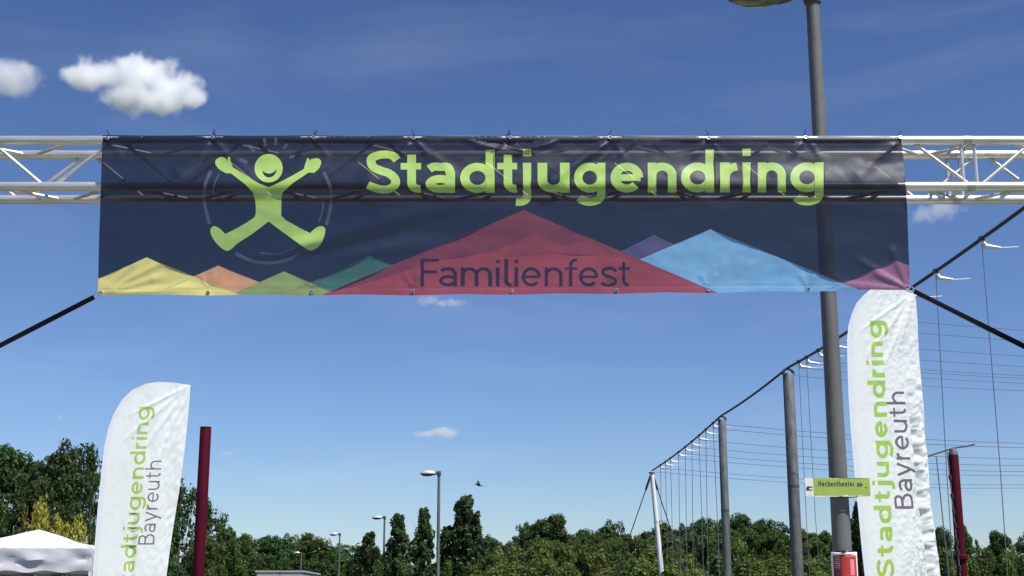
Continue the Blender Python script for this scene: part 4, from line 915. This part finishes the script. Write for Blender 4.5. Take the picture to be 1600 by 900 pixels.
# ------------------------------------------------------------------ clouds (real volumes, far off)
def cloud(px, py, w, h, D, lumps, dens, label, seed, nscale=2.6, edge=1.0):
    """lumps: (x, z, rx, rz) in units of the half width / half height"""
    c = CAM + ray(px, py).normalized()*D; k = D/F/1.0; W, H = w*k/2, h*k/2; S = 1.75
    dpt = min(W, H*1.6)
    bpy_me = MB().lathe([(max(.001, math.cos(a)), math.sin(a)) for a in np.linspace(-math.pi/2, math.pi/2, 13)], n=24)
    m = bpy.data.materials.new('cloud_vapour'); m.use_nodes = True; nt = m.node_tree; N = nt.nodes; L = nt.links; N.clear()
    out = N.new('ShaderNodeOutputMaterial'); v = N.new('ShaderNodeVolumePrincipled'); v.inputs['Color'].default_value = (.98, .985, 1, 1); v.inputs['Anisotropy'].default_value = .15
    tc = N.new('ShaderNodeTexCoord'); nzz = N.new('ShaderNodeTexNoise'); nzz.inputs['Scale'].default_value = nscale; nzz.inputs['Detail'].default_value = 8; nzz.inputs['Roughness'].default_value = .62
    sh = N.new('ShaderNodeVectorMath'); sh.operation = 'MULTIPLY_ADD'; sh.inputs[1].default_value = (W/H*.8, .8, .8); sh.inputs[2].default_value = (seed*3.1, seed*1.7, seed*.9)
    L.new(tc.outputs['Object'], sh.inputs[0]); L.new(sh.outputs[0], nzz.inputs['Vector'])
    cur = None
    for (x, z, rx, rz) in lumps:
        a = N.new('ShaderNodeVectorMath'); a.operation = 'SUBTRACT'; a.inputs[1].default_value = (x/S, 0, z/S); L.new(tc.outputs['Object'], a.inputs[0])
        b = N.new('ShaderNodeVectorMath'); b.operation = 'DIVIDE'; b.inputs[1].default_value = (rx*1.32/S, .8*max(.5, rx)/S, rz*1.32/S); L.new(a.outputs[0], b.inputs[0])
        l = N.new('ShaderNodeVectorMath'); l.operation = 'LENGTH'; L.new(b.outputs[0], l.inputs[0])
        if cur is None: cur = l.outputs['Value']
        else:
            mn = N.new('ShaderNodeMath'); mn.operation = 'SMOOTH_MIN'; mn.inputs[2].default_value = .15; L.new(cur, mn.inputs[0]); L.new(l.outputs['Value'], mn.inputs[1]); cur = mn.outputs[0]
    # density = clamp((1 - d) + (noise - .5)*edge)
    s1 = N.new('ShaderNodeMath'); s1.operation = 'SUBTRACT'; s1.inputs[0].default_value = .92; L.new(cur, s1.inputs[1])
    s2 = N.new('ShaderNodeMath'); s2.operation = 'SUBTRACT'; L.new(nzz.outputs['Fac'], s2.inputs[0]); s2.inputs[1].default_value = .5
    s3 = N.new('ShaderNodeMath'); s3.operation = 'MULTIPLY_ADD'; s3.inputs[1].default_value = edge*2; L.new(s2.outputs[0], s3.inputs[0]); L.new(s1.outputs[0], s3.inputs[2])
    s4 = N.new('ShaderNodeMapRange'); s4.interpolation_type = 'SMOOTHSTEP'; s4.inputs[2].default_value = .62; s4.inputs[4].default_value = dens; L.new(s3.outputs[0], s4.inputs[0])
    L.new(s4.outputs[0], v.inputs['Density']); L.new(v.outputs[0], out.inputs['Volume'])
    o = bpy_me.build('cloud', m); o.location = c; o.scale = (W*S, dpt*S, H*S); o.rotation_euler = (0, 0, -math.atan2(c.x, c.y)); m.cycles.volume_step_rate = 1.0
    tag(o, label, 'cloud', 'small fair weather clouds'); return o
CD = 900
cloud(216, 133, 212, 112, CD, [(-.05, .30, .58, .50), (-.66, .05, .34, .26), (-.38, .16, .36, .34), (.42, .0, .46, .44), (.0, -.32, .42, .50), (.75, -.24, .24, .24), (.25, -.38, .42, .40)], .24, 'largest white cloud in the upper left sky above the truss', 1)
cloud(16, 122, 100, 80, CD, [(0, 0, .75, .7), (-.4, -.2, .5, .5)], .10, 'soft white cloud at the left edge of the sky', 2)
cloud(683, 677, 78, 30, CD, [(.30, .05, .60, .62), (-.35, -.1, .55, .42)], .20, 'small bright cloud low over the conical trees', 3, edge=.6)
cloud(688, 472, 92, 26, CD, [(-.35, .2, .45, .6), (.3, -.1, .6, .45)], .10, 'small faint cloud just under the word on the red peak', 4)
cloud(1466, 333, 96, 50, CD, [(.1, .2, .6, .6), (-.4, .0, .45, .6)], .06, 'soft cloud just under the right end of the truss', 5)
cloud(354, 709, 24, 12, CD, [(0, 0, .8, .8)], .14, 'tiny cloud right of the crimson post top', 6, edge=.5)
cloud(596, 698, 26, 9, CD, [(0, 0, .8, .8)], .07, 'tiny faint cloud left of the small bright cloud', 7, edge=.5)
cloud(91, 652, 18, 12, CD, [(0, 0, .8, .8)], .10, 'tiny cloud left of the left feather flag', 8, edge=.5)
